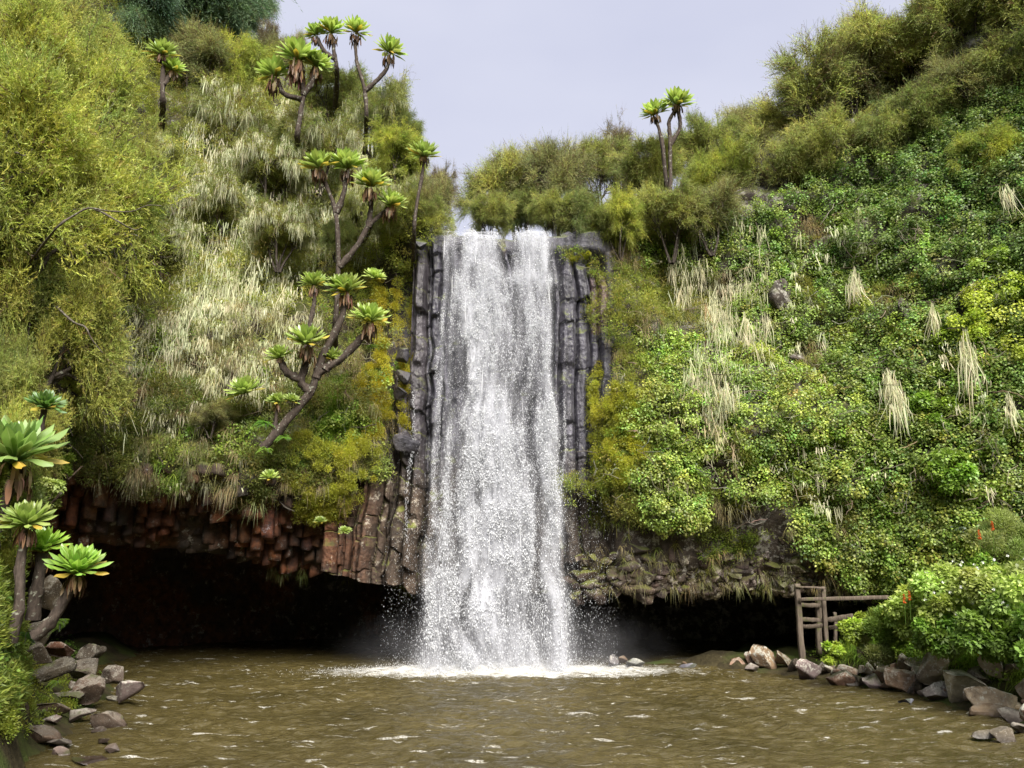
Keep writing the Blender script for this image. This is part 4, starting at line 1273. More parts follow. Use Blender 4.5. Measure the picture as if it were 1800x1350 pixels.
def tufts(b, P, N, R, n, kind, col, r, amt=0.16):
    """n leaves/blades in a cushion of radius R on each point"""
    m = len(P)
    R = np.broadcast_to(R, (m,))
    cc = jitter(col, m, amt, r)
    idx = np.repeat(np.arange(m), n)
    d = unit(r.normal(size=(len(idx), 3)) + 0.9 * N[idx])
    rad = R[idx] * r.uniform(0.35, 1.0, len(idx)) ** 0.6
    O = P[idx] + d * rad[:, None] * np.array([1, 1, .85])
    C = np.clip(cc[idx] * (1 + 0.16 * r.normal(size=(len(idx), 1))), .004, .9)
    if kind == 'leaf':
        D = unit(0.5 * d + 0.55 * r.normal(size=d.shape) + np.array([0, -0.25, -0.45]))
        leaves(b, O, D, r.uniform(.045, .082, len(idx)), r.uniform(.04, .065, len(idx)), C, r, .12, N=unit(d + N[idx] * .6 + np.array([0, 0, .8]) + 0.5 * r.normal(size=d.shape)))
    elif kind == 'big':
        D = unit(0.6 * d + 0.5 * r.normal(size=d.shape) + np.array([0, -0.2, -0.15]))
        leaves(b, O, D, r.uniform(.07, .125, len(idx)), r.uniform(.045, .08, len(idx)), C, r, .15, N=unit(d + np.array([0, 0, .9]) + 0.4 * r.normal(size=d.shape)))
    elif kind == 'needle':
        D = unit(d + 0.6 * r.normal(size=d.shape) + np.array([0, 0, .3]))
        leaves(b, O, D, r.uniform(.05, .11, len(idx)), r.uniform(.012, .022, len(idx)), C, r, .2)
    elif kind == 'moss':
        D = unit(d + 0.35 * r.normal(size=d.shape))
        leaves(b, P[idx] + d * (R[idx] * r.uniform(.35, 1.0, len(idx)))[:, None], D, r.uniform(.02, .045, len(idx)), r.uniform(.012, .02, len(idx)), C, r, .2)
    elif kind == 'grass':
        D = unit(0.9 * d + 0.35 * r.normal(size=d.shape) + np.array([0, 0, .55]))
        blades(b, P[idx] + d * (R[idx] * 0.15)[:, None], D, R[idx] * r.uniform(.8, 1.6, len(idx)), r.uniform(.008, .016, len(idx)), C, r, droop=r.uniform(.4, 1.0, len(idx)))
    elif kind == 'hair':      # dry stuff hanging off the rock
        D = unit(d + 0.3 * r.normal(size=d.shape) + np.array([0, -.2, -.6]))
        blades(b, O, D, R[idx] * r.uniform(.6, 1.5, len(idx)), r.uniform(.006, .013, len(idx)), C, r, droop=r.uniform(.3, .8, len(idx)))

rc = np.random.default_rng(21)
GREEN = (0.33, 0.42, 0.085); DEEP = (0.19, 0.28, 0.075); LIME = (0.42, 0.50, 0.10)
def vary(px, py, s, seed):  return fbm(np.stack([px / s, py / s, 0 * px], -1), 4, seed)

# right cliff: creeper leaves
ivy_pts = [(1060, 400), (1180, 400), (1330, 370), (1420, 330), (1560, 250), (1700, 190), (1860, 130), (2060, 60), (2060, 1080), (1600, 1080), (1480, 1010), (1400, 960), (1370, 880), (1290, 900), (1180, 930), (1080, 900), (1050, 820), (1110, 720), (1060, 560)]
px, py, P, N = sample(11500, ivy_pts, 1, 'cliff')
v = vary(px, py, 130, 200); v2 = vary(px, py, 45, 201)
P = P + N * (0.22 + 0.38 * vary(px, py, 34, 202) + 0.25 * vary(px, py, 90, 203))[:, None]
leafy = (0.5 + 0.0011 * (px - 1300) + v * 0.9) > 0.30
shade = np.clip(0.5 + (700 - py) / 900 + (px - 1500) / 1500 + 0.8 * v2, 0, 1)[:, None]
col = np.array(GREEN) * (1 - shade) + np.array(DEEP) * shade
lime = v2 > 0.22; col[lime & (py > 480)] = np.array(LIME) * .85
sel = leafy & ~((py > 940) & (px < 1420) & (rc.uniform(0, 1, len(px)) < .6))
b = MB()
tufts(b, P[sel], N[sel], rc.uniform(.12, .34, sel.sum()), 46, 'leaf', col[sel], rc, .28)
o = b.build('ivy', M['ivy']); tag(o, 'mat of small green creeper leaves covering the right cliff', 'creeper', kind='stuff')
print('ivy', sel.sum())
sel = ~leafy & ~((py > 930) & (px < 1450) & (rc.uniform(0, 1, len(px)) < .8))
b = MB()
ndl = sel & (v2 > -0.15); dry = sel & (v2 <= -0.15)
tufts(b, P[ndl], N[ndl], rc.uniform(.12, .32, ndl.sum()), 60, 'needle', (0.28, 0.30, 0.07), rc, .25)
tufts(b, P[dry], N[dry], rc.uniform(.10, .24, dry.sum()), 24, 'hair', (0.32, 0.27, 0.14), rc, .25)
px, py, P, N = sample(1100, [(1060, 420), (1200, 480), (1190, 700), (1220, 900), (1420, 960), (1560, 1040), (1400, 1020), (1200, 1020), (1040, 1000), (1010, 960), (1050, 860), (1120, 700), (1070, 560)], 2, 'cliff')
v = vary(px, py, 60, 210) - 0.0075 * np.maximum(py - 930, 0)
v = np.where((py > 925) & (v < -.1) & (rc.uniform(0, 1, len(v)) < .93), -.05, v)
tufts(b, P[v > 0], N[v > 0], rc.uniform(.1, .25, (v > 0).sum()), 50, 'needle', (0.20, 0.25, 0.045), rc, .25)
tufts(b, P[v < -.1], N[v < -.1], rc.uniform(.15, .3, (v < -.1).sum()), 30, 'grass', (0.28, 0.30, 0.08), rc, .25)
px, py, P, N = sample(420, [(1060, 420), (1330, 380), (1700, 300), (1800, 420), (1800, 900), (1400, 940), (1080, 880)], 41, 'cliff')
def twigs(b, P, N, r, Lr=(.3, 1.0)):
    for i in range(len(P)):
        d = unit(r.normal(size=3) * np.array([1, .5, .7]) + np.array([0, -.3, .1])); L = r.uniform(*Lr); p = P[i] + N[i] * r.uniform(.3, .6)
        pts_ = [p]
        for j in range(5):
            d = unit(d + .35 * r.normal(size=3) + np.array([0, 0, -.1])); pts_.append(pts_[-1] + d * L / 5)
        pts_ = np.array(pts_); rr = np.linspace(.011, .004, 6)
        c = jitter((.30, .27, .21), 1, .25, r)[0]
        b.tubes(pts_[:-1], pts_[1:], rr[:-1], rr[1:], 4, c)
        for j in (2, 3):
            e = pts_[j] + unit(d + r.normal(size=3) * .8) * L * .3
            b.tubes([pts_[j]], [e], [.006], [.003], 4, c)
twigs(b, P, N, rc)
o = b.build('undergrowth', M['leaf']); tag(o, 'tangle of heath sprigs and dry stalks on the right cliff', 'undergrowth', kind='stuff')

# left cliff
b = MB(); lb = MB()
left_pts = [(-260, -60), (420, -40), (560, 120), (640, 220), (700, 300), (790, 390), (745, 440), (710, 540), (700, 700), (690, 760), (620, 790), (600, 900), (520, 870), (420, 850), (300, 830), (150, 800), (60, 760), (-260, 760)]
px, py, P, N = sample(11000, left_pts, 3, 'cliff')
P = P + N * (0.32 + 0.55 * vary(px, py, 36, 222))[:, None]
v = vary(px, py, 110, 220); v2 = vary(px, py, 40, 221); q = rc.uniform(0, 1, len(px))
low = py > 560
types = np.full(len(px), 0)
types[(v2 > 0.12) & low] = 1          # leafy
types[(v2 < -0.05) & low & (q < .6)] = 2          # dry grass, hair
types[(v > 0.22) & (py > 600) & (q < .6)] = 3        # grass
cn = np.where(low[:, None], np.array([[0.36, 0.37, 0.13]]), np.array([[0.31, 0.33, 0.07]])) * (1 + 0.5 * v[:, None])
s_ = types == 0; tufts(b, P[s_], N[s_], rc.uniform(.12, .30, s_.sum()), 46, 'needle', cn[s_], rc, .22)
s_ = types == 1; tufts(b, P[s_], N[s_], rc.uniform(.10, .24, s_.sum()), 24, 'leaf', (0.24, 0.32, 0.06), rc, .25)
s_ = types == 2; tufts(b, P[s_], N[s_], rc.uniform(.14, .30, s_.sum()), 30, 'hair', (0.30, 0.26, 0.14), rc, .3)
s_ = types == 3; tufts(b, P[s_], N[s_], rc.uniform(.14, .28, s_.sum()), 30, 'grass', (0.24, 0.34, 0.06), rc, .25)
# grassy shelf under the leaning groundsel
px, py, P, N = sample(900, [(480, 760), (560, 680), (640, 640), (700, 700), (640, 770), (560, 800), (470, 820)], 4, 'cliff')
tufts(b, P, N, rc.uniform(.14, .3, len(P)), 34, 'grass', (0.22, 0.34, 0.05), rc, .25)
# scrub spilling over the column edge, and tufts among the columns
px, py, P, N = sample(2400, [(120, 690), (690, 700), (120, 780), (300, 790), (450, 780), (600, 800), (620, 900), (560, 960), (450, 880), (330, 860), (140, 850)], 5, 'cliff')
v = vary(px, py, 50, 230)
P2 = P + N * 0.5 + np.array([0, -.12, 0])
v = v + 0.25 - 0.0075 * np.maximum(py - 800, 0)
tufts(b, P2[v > .02], N[v > .02], rc.uniform(.12, .26, (v > .02).sum()), 50, 'needle', (0.22, 0.24, 0.07), rc, .3)
hs = (v < -.08) & (v > -.16) & (py < 850)
tufts(b, P2[hs], N[hs], rc.uniform(.12, .24, hs.sum()), 26, 'hair', (0.26, 0.22, 0.12), rc, .3)
px, py, P, N = sample(1500, [(300, 240), (470, 190), (640, 220), (740, 330), (700, 440), (560, 500), (300, 560)], 43, 'cliff')
Pq = P + N * rc.uniform(.5, 1.35, (len(P), 1))
tufts(b, Pq, N, rc.uniform(.12, .3, len(P)), 40, 'needle', (0.37, 0.39, 0.12), rc, .25)
px, py, P, N = sample(420, left_pts, 42, 'cliff')
twigs(b, P, N, rc)
ct = np.array(COLTOPS); ct = ct[(ct[:, 0] < -2.4) | (ct[:, 0] > 1.3)]
Pt = np.repeat(ct, 3, 0) + rc.normal(0, .07, (len(ct) * 3, 3)) * np.array([1, 1, .4])
tufts(b, Pt, np.tile(np.array([0, -.4, 1.]), (len(Pt), 1)), rc.uniform(.1, .2, len(Pt)), 46, 'needle', (0.26, 0.29, 0.07), rc, .25)
tufts(b, Pt, np.tile(np.array([0, -.6, .6]), (len(Pt), 1)), rc.uniform(.1, .2, len(Pt)), 14, 'grass', (0.28, 0.33, 0.07), rc, .25)
xq = rc.uniform(1.1, 2.75, 60); Pq = np.stack([xq, face_y(xq, 4.5 + 0 * xq) - .30, 4.55 + rc.normal(0, .18, 60)], 1)
tufts(b, Pq, np.tile(np.array([0, -.8, .4]), (60, 1)), rc.uniform(.1, .2, 60), 40, 'needle', (.3, .33, .07), rc, .25)
tufts(b, Pq, np.tile(np.array([0, -.8, .4]), (60, 1)), rc.uniform(.1, .2, 60), 16, 'grass', (.32, .36, .08), rc, .25)
# a row of scrub along the top of the hanging columns
xr = rc.uniform(-12.3, -3.2, 900); yr = face_y(xr, np.full(900, 5.0)) - rc.uniform(-.1, .42, 900); zr_ = 4.92 + rc.normal(.05, .22, 900) + .25 * vnoise(xyz(xr * 1.2, 0, 0), 8)
Pr = np.stack([xr, yr, zr_], 1); Nr = np.tile(np.array([0, -.8, .4]), (900, 1)); kq = np.where(rc.uniform(0, 1, 900) < .12, 2, rc.integers(0, 2, 900))
tufts(b, Pr[kq == 0], Nr[kq == 0], rc.uniform(.12, .28, (kq == 0).sum()), 56, 'needle', (0.27, 0.29, 0.09), rc, .28)
tufts(b, Pr[kq == 1], Nr[kq == 1], rc.uniform(.12, .26, (kq == 1).sum()), 30, 'leaf', (0.26, 0.32, 0.07), rc, .28)
tufts(b, Pr[kq == 2], Nr[kq == 2], rc.uniform(.12, .24, (kq == 2).sum()), 26, 'hair', (0.32, 0.28, 0.16), rc, .28)
o = b.build('undergrowth', M['leaf']); tag(o, 'grey-green and brown scrub and grasses covering the left cliff', 'undergrowth', kind='stuff')

# lichen threads over the left slope and the pale curtain on the right
def hang(lb, pts, n, seed, per=11, Lr=(.12, .5), wr=(.014, .034), spread=.07, off=.65, col=(0.60, 0.59, 0.42), thr=None):
    px, py, P, N = sample(n, pts, seed, 'cliff')
    if thr is not None:
        k = vary(px, py, 55, seed + 300) > thr
        P, N = P[k], N[k]
    P = P + N * off * rc.uniform(.3, 1.1, (len(P), 1))
    idx = np.repeat(np.arange(len(P)), per)
    L0 = Lr[0] + (Lr[1] - Lr[0]) * rc.uniform(0, 1, len(P)) ** 2.2
    cc = jitter(col, len(P), .12, rc)
    strands(lb, P[idx] + rc.normal(0, spread, (len(idx), 3)) + rc.normal(0, .12, (len(idx), 1)) * np.array([1., 0, 0]) * (rc.uniform(0, 1, (len(idx), 1)) < .3), L0[idx] * rc.uniform(.25, 1.15, len(idx)), rc.uniform(wr[0], wr[1], len(idx)), np.clip(cc[idx] * (1 + .1 * rc.normal(size=(len(idx), 1))), 0, .85), rc)
hang(lb, [(330, 260), (470, 200), (640, 200), (720, 330), (700, 420), (560, 470), (520, 560), (420, 600), (310, 560), (300, 400)], 1700, 6, thr=-.1)
up_pts = [(330, 260), (460, 210), (600, 240), (700, 330), (690, 420), (560, 480), (420, 560), (300, 560)]
hang(lb, up_pts, 1500, 46, per=8, Lr=(.15, .9), wr=(.009, .022), thr=-.2, off=1.5)
hang(lb, up_pts, 700, 47, per=8, Lr=(.15, .8), wr=(.009, .022), thr=-.1, off=.8)
hang(lb, [(200, 560), (420, 520), (560, 540), (520, 680), (420, 700), (300, 760), (170, 760)], 1500, 7, thr=-.1, Lr=(.1, .6), wr=(.010, .024))
hang(lb, [(150, 790), (420, 760), (430, 860), (200, 850)], 120, 8, thr=.1, Lr=(.1, .3))
o = lb.build('beard_lichen', M['lichen']); tag(o, 'pale threads of beard lichen draped over the scrub of the left slope', 'lichen', kind='stuff')
lb = MB()
hang(lb, [(1180, 400), (1300, 390), (1350, 470), (1355, 600), (1310, 720), (1230, 760), (1190, 640)], 1100, 9, per=6, Lr=(.12, 1.2), wr=(.008, .020), thr=-.05, off=.75, col=(0.54, 0.52, 0.36))
hang(lb, [(1180, 700), (1310, 700), (1290, 860), (1190, 850)], 220, 10, per=10, Lr=(.15, .5), thr=-.05, off=.6, col=(0.50, 0.45, 0.29))
hang(lb, [(1350, 380), (1800, 360), (1800, 900), (1350, 900)], 260, 12, per=9, Lr=(.12, .5), thr=0.0, off=.6, spread=.04)
o = lb.build('beard_lichen', M['lichen']); tag(o, 'curtain of straw-pale lichen threads on the cliff right of the basalt columns', 'lichen', kind='stuff')

# single long beards on the right cliff
beards = [
 (1522, 505, 58, 26, 'broad solitary beard of lichen high in the middle of the ivy'),
 (1470, 365, 90, 18, 'long narrow beard of lichen under the shadowed heath at the top of the ivy'),
 (1600, 650, 70, 22, 'thick pale lichen beard above the white-flowered shrub on the cliff'),
 (1575, 695, 75, 24, 'lichen beard with a brown core, just left of the thickest pale one'),
 (1725, 600, 110, 20, 'long slanting lichen beard below the yellow shrub'),
 (1670, 485, 50, 12, 'narrow lichen beard at the left side of the yellow shrub'),
 (1770, 700, 55, 12, 'thin lichen beard near the right edge below the yellow shrub'),
 (1268, 560, 150, 16, 'rusty-brown long beard in the middle of the pale lichen curtain'),
 (1300, 700, 60, 16, 'tan lichen beard hanging at the lower right tip of the pale curtain'),
 (1330, 560, 70, 14, 'lichen beard at the right border of the pale curtain, beside a bare rock'),
 (205, 450, 80, 14, 'long lichen beard dangling right of the big front heath'),
 (1655, 540, 60, 9, 'wispy lichen beard hanging from a dead twig left of the yellow shrub'),
 (1780, 365, 60, 16, 'lichen beard high up at the right edge of the photo'),
]
for (bx, by, Lp, wp, lab) in beards:
    P, N = hit([bx], [by]); P = P[0] + N[0] * 0.85 + np.array([0, -.1, 0])
    sc_ = np.linalg.norm(P - CAM) / FPX
    n = 26 + wp * 3
    root = MB()
    kk = 5; off_ = np.stack([rc.normal(0, wp * .30 * sc_, kk), rc.normal(0, .06, kk), -rc.uniform(0, .5, kk) * Lp * sc_], 1); wh = rc.integers(0, kk, n)
    c = P + off_[wh] + np.stack([rc.normal(0, wp * .20 * sc_, n), rc.normal(0, .04, n), rc.uniform(-.25, 0, n) * Lp * sc_ * .6], 1)
    colr = (0.36, 0.22, 0.12) if 'rusty' in lab else (0.56, 0.54, 0.38)
    strands(root, c, 1.25 * Lp * sc_ * (.06 + .55 * rc.uniform(0, 1, n) ** 1.8), rc.uniform(.009, .024, n), jitter(colr, n, .13, rc), rc)
    nc_ = 7
    strands(root, P + rc.normal(0, .02, (nc_, 3)), Lp * sc_ * rc.uniform(.7, 1.1, nc_), rc.uniform(.010, .02, nc_), jitter(colr, nc_, .13, rc), rc)
    # its twig
    root.tubes([P + [-.25, .3, .1]], [P + [.05, 0, .02]], [.012], [.006], 5, (0.1, .08, .06))
    o = root.build('lichen_beard', M['lichen']); tag(o, lab, 'lichen beard', 'long lichen beards')

# moss cushions beside the fall
def moss(pts, n, seed, name_label, col, Rr=(.08, .2), per=210, off=0.0):
    b = MB()
    px, py, P, N = sample(n, pts, seed, 'cliff')
    P = P + N * off
    R = rc.uniform(Rr[0], Rr[1], len(P))
    v = vary(px, py, 40, seed + 400)[:, None]
    cc = np.array(col) * (1 + 0.5 * v) + np.array([0.06, 0.01, 0]) * np.maximum(v, 0)
    # solid core of each cushion
    import bmesh
    bm = bmesh.new(); bmesh.ops.create_icosphere(bm, subdivisions=2, radius=1.0)
    V0 = np.array([q_.co[:] for q_ in bm.verts]); F0 = np.array([[q_.index for q_ in f.verts] for f in bm.faces]); bm.free()
    for i in range(len(P)):
        if i >= 0: continue
        V = V0 * R[i] * 0.86 * np.array([1, 1, .8]); V = V * (1 + .12 * vnoise(V * 9 + i, 3))[:, None] + P[i]
        b.add(V, F0, np.clip(cc[i] * .8, 0, 1))
    tufts(b, P, N * 0.2, R, per, 'moss', np.clip(cc, 0.01, 1), rc, .12)
    o = b.build('moss', M['leaf']); tag(o, name_label, 'moss', kind='stuff')
moss([(690, 480), (712, 520), (700, 610), (705, 660), (690, 760), (640, 775), (632, 700), (660, 650), (670, 560)], 330, 20, 'yellow-green moss cushions down the left edge of the wet columns', (0.42, 0.37, 0.04), off=.5)
moss([(510, 800), (600, 770), (640, 800), (615, 870), (600, 900), (520, 880)], 300, 21, 'bright moss pads above the left end of the cave', (0.36, 0.37, 0.05), off=.75)
moss([(575, 935), (620, 930), (620, 985), (580, 990)], 26, 22, 'round moss ball over the cave mouth left of the fall', (0.24, 0.26, 0.04), off=.25)
moss([(1050, 640), (1075, 680), (1130, 690), (1135, 780), (1110, 850), (1080, 870), (1065, 760), (1045, 690)], 190, 23, 'yellow moss and soft grass right of the dark columns', (0.42, 0.42, 0.055), off=.45)
moss([(990, 440), (1035, 440), (1030, 470), (1000, 470)], 22, 24, 'moss cap on top of the right basalt columns', (0.28, 0.29, 0.02), (.06, .12), off=.25)
moss([(660, 960), (770, 950), (750, 1020), (660, 1010)], 60, 25, 'dripping moss under the brown columns at the left foot of the fall', (0.16, 0.17, 0.03), off=.2)
b = MB()
px, py, P, N = sample(330, [(1060, 690), (1140, 690), (1150, 800), (1100, 860), (1070, 800)], 26, 'cliff')
tufts(b, P + N * .1, N, rc.uniform(.15, .28, len(P)), 40, 'grass', (0.36, 0.38, 0.08), rc, .15)
px, py, P, N = sample(60, [(640, 960), (740, 950), (740, 1040), (480, 1010), (470, 960)], 27, 'cliff')
tufts(b, P + N * .3, N, rc.uniform(.12, .22, len(P)), 26, 'hair', (0.16, 0.17, 0.05), rc, .25)
px, py, P, N = sample(60, [(1010, 950), (1350, 960), (1500, 1010), (1500, 1040), (1010, 1035)], 28, 'cliff')
tufts(b, P + N * .3, N, rc.uniform(.10, .22, len(P)), 26, 'hair', (0.22, 0.20, 0.08), rc, .25)
o = b.build('grass', M['leaf']); tag(o, 'soft grass and hanging stalks on the rock edges beside the fall', 'grass', kind='stuff')

# ---------------------------------------------------------------- bushes: each a thing
def bush(label, px, py, Rp, kind='leaf', col=GREEN, n=1500, dy=0.0, group=None, flowers=None, name='shrub', squash=.8, Y=None):
    if Y is None:
        P, N = hit([px], [py]); P = P[0] + np.array([0, -dy, 0])
    else:
        P = at(px, py, Y)
    R = Rp / FPX * np.linalg.norm(P - CAM)
    r = np.random.default_rng(int(px * 3 + py))
    root = empty(name, P - np.array([0, 0, R * .4])); tag(root, label, 'shrub', group)
    tb = MB(); k = 9
    a = r.uniform(0, 6.28, k)
    d = unit(np.stack([np.cos(a) * .8, np.sin(a) * .8, np.ones(k)], 1))
    base = P - np.array([0, -R * .25, R * .75])
    tb.tubes(np.repeat(base[None], k, 0), base + d * R * 1.1, np.full(k, .016), np.full(k, .006), 5, (0.07, .05, .035))
    tb.build('stems', M['bark'], root)
    # lobes
    m = max(10, int(26 * (R / .8)))
    lob = unit(r.normal(size=(m, 3))) * R * r.uniform(.35, .85, (m, 1)) * np.array([1, .9, squash])
    cb = MB()
    per = n * 2 // m
    tufts(cb, P + lob, unit(lob + np.array([0, -.3, .3])), R * r.uniform(.22, .42, m), per, kind, col, r, .14)
    cb.build('foliage', M['ivy'] if kind in ('leaf', 'big') else M['leaf'], root)
    if flowers:
        fc, fn, fs = flowers
        dirs = unit(r.normal(size=(fn, 3)) + np.array([0, -1.0, .7]))
        O = P + dirs * R * r.uniform(.85, 1.1, (fn, 1)) * np.array([1, 1, squash * 1.05])
        for q_ in range(fn):
            fb = MB(); a = np.arange(6) * 1.047 + r.uniform(0, 1)
            D = unit(np.stack([np.cos(a), -.35 + 0 * a, np.sin(a) * .8 + .2], 1))
            leaves(fb, O[q_] + D * .002, D, np.full(6, fs), np.full(6, fs * .6), jitter(fc, 6, .06, r), r, .1)
            fb.build('flower', M['lichen'], root)
    return root
G_B = 'bushes on the right bank'
BR = (0.41, 0.50, 0.13)
for (lab, px, py, R, kd, col, n, Y, fl) in [
 ('big leafy shrub with white flowers at the top of the right bank', 1690, 1050, 66, 'big', BR, 5200, 15.4, ((.85, .85, .88), 34, .035)),
 ('leafy shrub dotted with white flowers against the right edge', 1800, 1045, 72, 'big', (0.40, 0.49, 0.13), 4600, 14.2, ((.85, .85, .88), 30, .035)),
 ('rounded fresh green shrub hiding the end of the long rail', 1590, 1075, 46, 'big', (0.40, 0.50, 0.12), 3000, 16.5, None),
 ('low leafy shrub spilling over the middle rocks of the right shore', 1650, 1115, 40, 'big', (0.22, 0.35, 0.06), 2400, 15.5, None),
 ('leafy shrub right above the biggest lichened boulders', 1745, 1112, 50, 'big', (0.22, 0.34, 0.06), 2600, 14.2, ((.8, .5, .05), 8, .03)),
 ('low dark-stemmed shrub in the lower right corner of the bank', 1850, 1130, 55, 'big', (0.21, 0.33, 0.06), 2600, 13.2, None),
 ('small-leaved yellow-green mound beside the wooden posts', 1514, 1108, 36, 'leaf', (0.33, 0.42, 0.05), 3000, 17.4, None),
 ('low carpet-like yellow-green mound at the foot of the nearest post', 1466, 1146, 21, 'leaf', (0.34, 0.43, 0.05), 1500, 17.3, None),
 ('grey-green twiggy bush behind the shore rocks next to the low mound', 1540, 1150, 30, 'needle', (0.22, 0.25, 0.09), 1500, 17.0, None),
 ('feathery green bush with orange-red flower spikes behind it', 1560, 1100, 42, 'needle', (0.20, 0.29, 0.06), 3000, 17.0, None),
 ('pale green bush where the right bank meets the ivy', 1760, 945, 48, 'needle', (0.30, 0.35, 0.12), 3400, 16.0, None),
 ('yellow-leaved shrub high on the ivy near the right edge', 1740, 545, 62, 'leaf', (0.42, 0.50, 0.06), 2800, None, None),
 ('yellow-leaved shrub just below and left of the higher yellow one', 1685, 590, 44, 'leaf', (0.42, 0.50, 0.06), 1800, None, None),
 ('bright yellow shrub touching the right edge of the photo', 1795, 600, 46, 'leaf', (0.42, 0.50, 0.06), 1800, None, None),
 ('lime green shrub right above the yellow shrubs', 1725, 475, 42, 'leaf', (0.30, 0.40, 0.06), 1600, None, None),
 ('fresh green big-leaved shrub with white flowers on the middle of the ivy cliff', 1625, 735, 44, 'big', (0.25, 0.40, 0.06), 1500, None, ((.85, .85, .88), 12, .03)),
 ('rounded green shrub under the thick lichen beard', 1565, 755, 26, 'big', (0.20, 0.33, 0.05), 600, None, None),
 ('big-leaved green shrub low on the ivy above the bank', 1650, 830, 46, 'big', (0.24, 0.37, 0.06), 1500, None, None),
 ('vivid yellow moss-like bush on the dark ledge above the left cave', 226, 712, 26, 'moss', (0.42, 0.40, 0.02), 3600, None, None),
 ('yellowish low bush above the vivid yellow one on the left cliff', 262, 668, 30, 'needle', (0.32, 0.32, 0.06), 1200, None, None),
 ('shiny dark-green leafy bush behind the tall branching groundsel', 632, 385, 34, 'leaf', (0.08, 0.17, 0.035), 1300, None, None),
 ('moss-green cushion bush at the left end of the rusty columns', 118, 820, 26, 'moss', (0.16, 0.22, 0.03), 3000, 15.0, None),
 ('trailing shrub with small yellow-green leaves under the largest groundsel', 70, 870, 40, 'leaf', (0.30, 0.36, 0.10), 1500, 12.2, None),
]:
    bush(lab, px, py, R, kd, col, n, dy=.35, group=G_B if px > 1400 and py > 900 else None, flowers=fl, Y=Y)

# red hot poker flower spikes
for i, (px, py, lab) in enumerate([(1590, 1058, 'left of two orange-red flower spikes over the right bank grass'), (1599, 1052, 'taller of two orange-red flower spikes over the right bank grass'),
        (1722, 945, 'red flower spike in the high grass left of the pale green bush'), (1745, 930, 'highest red flower spike above the right bank')]):
    P = at(px, py, 15.4 if i < 2 else 14.6)
    b = MB(); b.tubes([P + [0, 0.05, -.4]], [P], [.005], [.004], 5, (.15, .25, .05))
    stem = b.build('flower_spike', M['leaf']); tag(stem, lab, 'flower', 'red hot pokers on the right bank')
    b = MB(); n = 90
    zz = rc.uniform(0, .16, n); a = rc.uniform(0, 6.28, n)
    O = P + np.stack([0 * a, 0 * a, zz - .02], 1); D = unit(np.stack([np.cos(a), np.sin(a), -.5 + zz * 6], 1))
    leaves(b, O, D, np.full(n, .035) * (1.2 - zz * 4), np.full(n, .014), jitter((.62, .13, .04), n, .12, rc), rc, .3)
    b.build('blossom', M['lichen'], stem)

# grass and herbs over the banks
bank_pts = [(1400, 1150), (1440, 1150), (1500, 1080), (1600, 1000), (1700, 900), (1820, 860), (2060, 850), (2060, 1300), (1900, 1250), (1780, 1190), (1650, 1165), (1560, 1160), (1470, 1160)]
px, py, P, N = sample(4600, bank_pts, 30, 'ground')
v = vary(px, py, 50, 500); b = MB()
tufts(b, P[v < .0], N[v < .0], rc.uniform(.2, .42, (v < 0).sum()), 34, 'grass', (0.24, 0.36, 0.055), rc, .22)
tufts(b, P[v >= .0], N[v >= .0], rc.uniform(.15, .32, (v >= 0).sum()), 40, 'leaf', (0.24, 0.36, 0.06), rc, .22)
o = b.build('grass', M['leaf']); tag(o, 'long bright green grass and herbs on the right bank', 'grass', kind='stuff')
# left bank
lp = [(-260, 700), (60, 740), (110, 840), (120, 960), (110, 1060), (130, 1150), (200, 1200), (120, 1250), (40, 1290), (-260, 1300)]
px, py, P, N = sample(3000, lp, 31, 'ground')
v = vary(px, py, 60, 510); b = MB()
dk = (px > 40) & (py > 1000)
k = (v > .05); tufts(b, P[k], N[k], rc.uniform(.06, .16, k.sum()), 60, 'moss', (0.24, 0.28, 0.04), rc, .2)
k = (v <= .05) & (v > -.25) & ~dk; tufts(b, P[k], N[k], rc.uniform(.1, .22, k.sum()), 50, 'needle', (0.24, 0.29, 0.06), rc, .2)
k = (v <= -.05) & (q[:len(v)] < .35); tufts(b, P[k], N[k], rc.uniform(.1, .2, k.sum()), 18, 'leaf', (0.18, 0.28, 0.06), rc, .2)
o = b.build('moss', M['leaf']); tag(o, 'moss and small herbs on the steep left bank', 'moss', kind='stuff')

# ferns
def fern(label, px, py, Rp, Y, col=(0.22, 0.34, 0.07), n=11):
    P = at(px, py, Y); R = Rp / FPX * Y; r = np.random.default_rng(int(px + py * 5))
    b = MB()
    a = r.uniform(-1.2, 4.3, n); el = r.uniform(.2, 1.2, n)
    D = unit(np.stack([np.cos(a) * np.cos(el), -np.abs(np.sin(a)) * np.cos(el) - .2, np.sin(el)], 1))
    k = 22; t = np.linspace(.12, 1, k)
    rach = P + D[:, None] * (R * t)[None, :, None]; rach[..., 2] -= .75 * R * t ** 2
    dirs = unit(np.gradient(rach, axis=1)); side = unit(np.cross(dirs, UP))
    wl = R * .30 * np.sin(np.clip(t * 1.1, 0, 1) * math.pi * .92 + .15)
    for sg in (-1, 1):
        O = rach.reshape(-1, 3); Dp = unit(sg * side + dirs * .45 + np.array([0, 0, -.15])).reshape(-1, 3)
        leaves(b, O, Dp, np.tile(wl, n) + .01, np.full(n * k, R * .045), jitter(col, n * k, .1, r), r, .1, N=np.tile(UP, (n * k, 1)))
    b.strips(rach - side * .003, rach + side * .003, np.full((n, 3), .1))
    o = b.build('fern', M['ivy']); tag(o, label, 'fern', 'ferns on the rock edges')
fern('bright fern hanging left of the cave mouth over the rocks', 104, 1095, 34, 11.8)
fern('dark fern in the shade below the leaning bright groundsel', 48, 1115, 26, 11.4, (0.10, 0.2, 0.04))
fern('small fern between the lower left boulders', 100, 1200, 18, 12.6, (0.26, 0.38, 0.06))
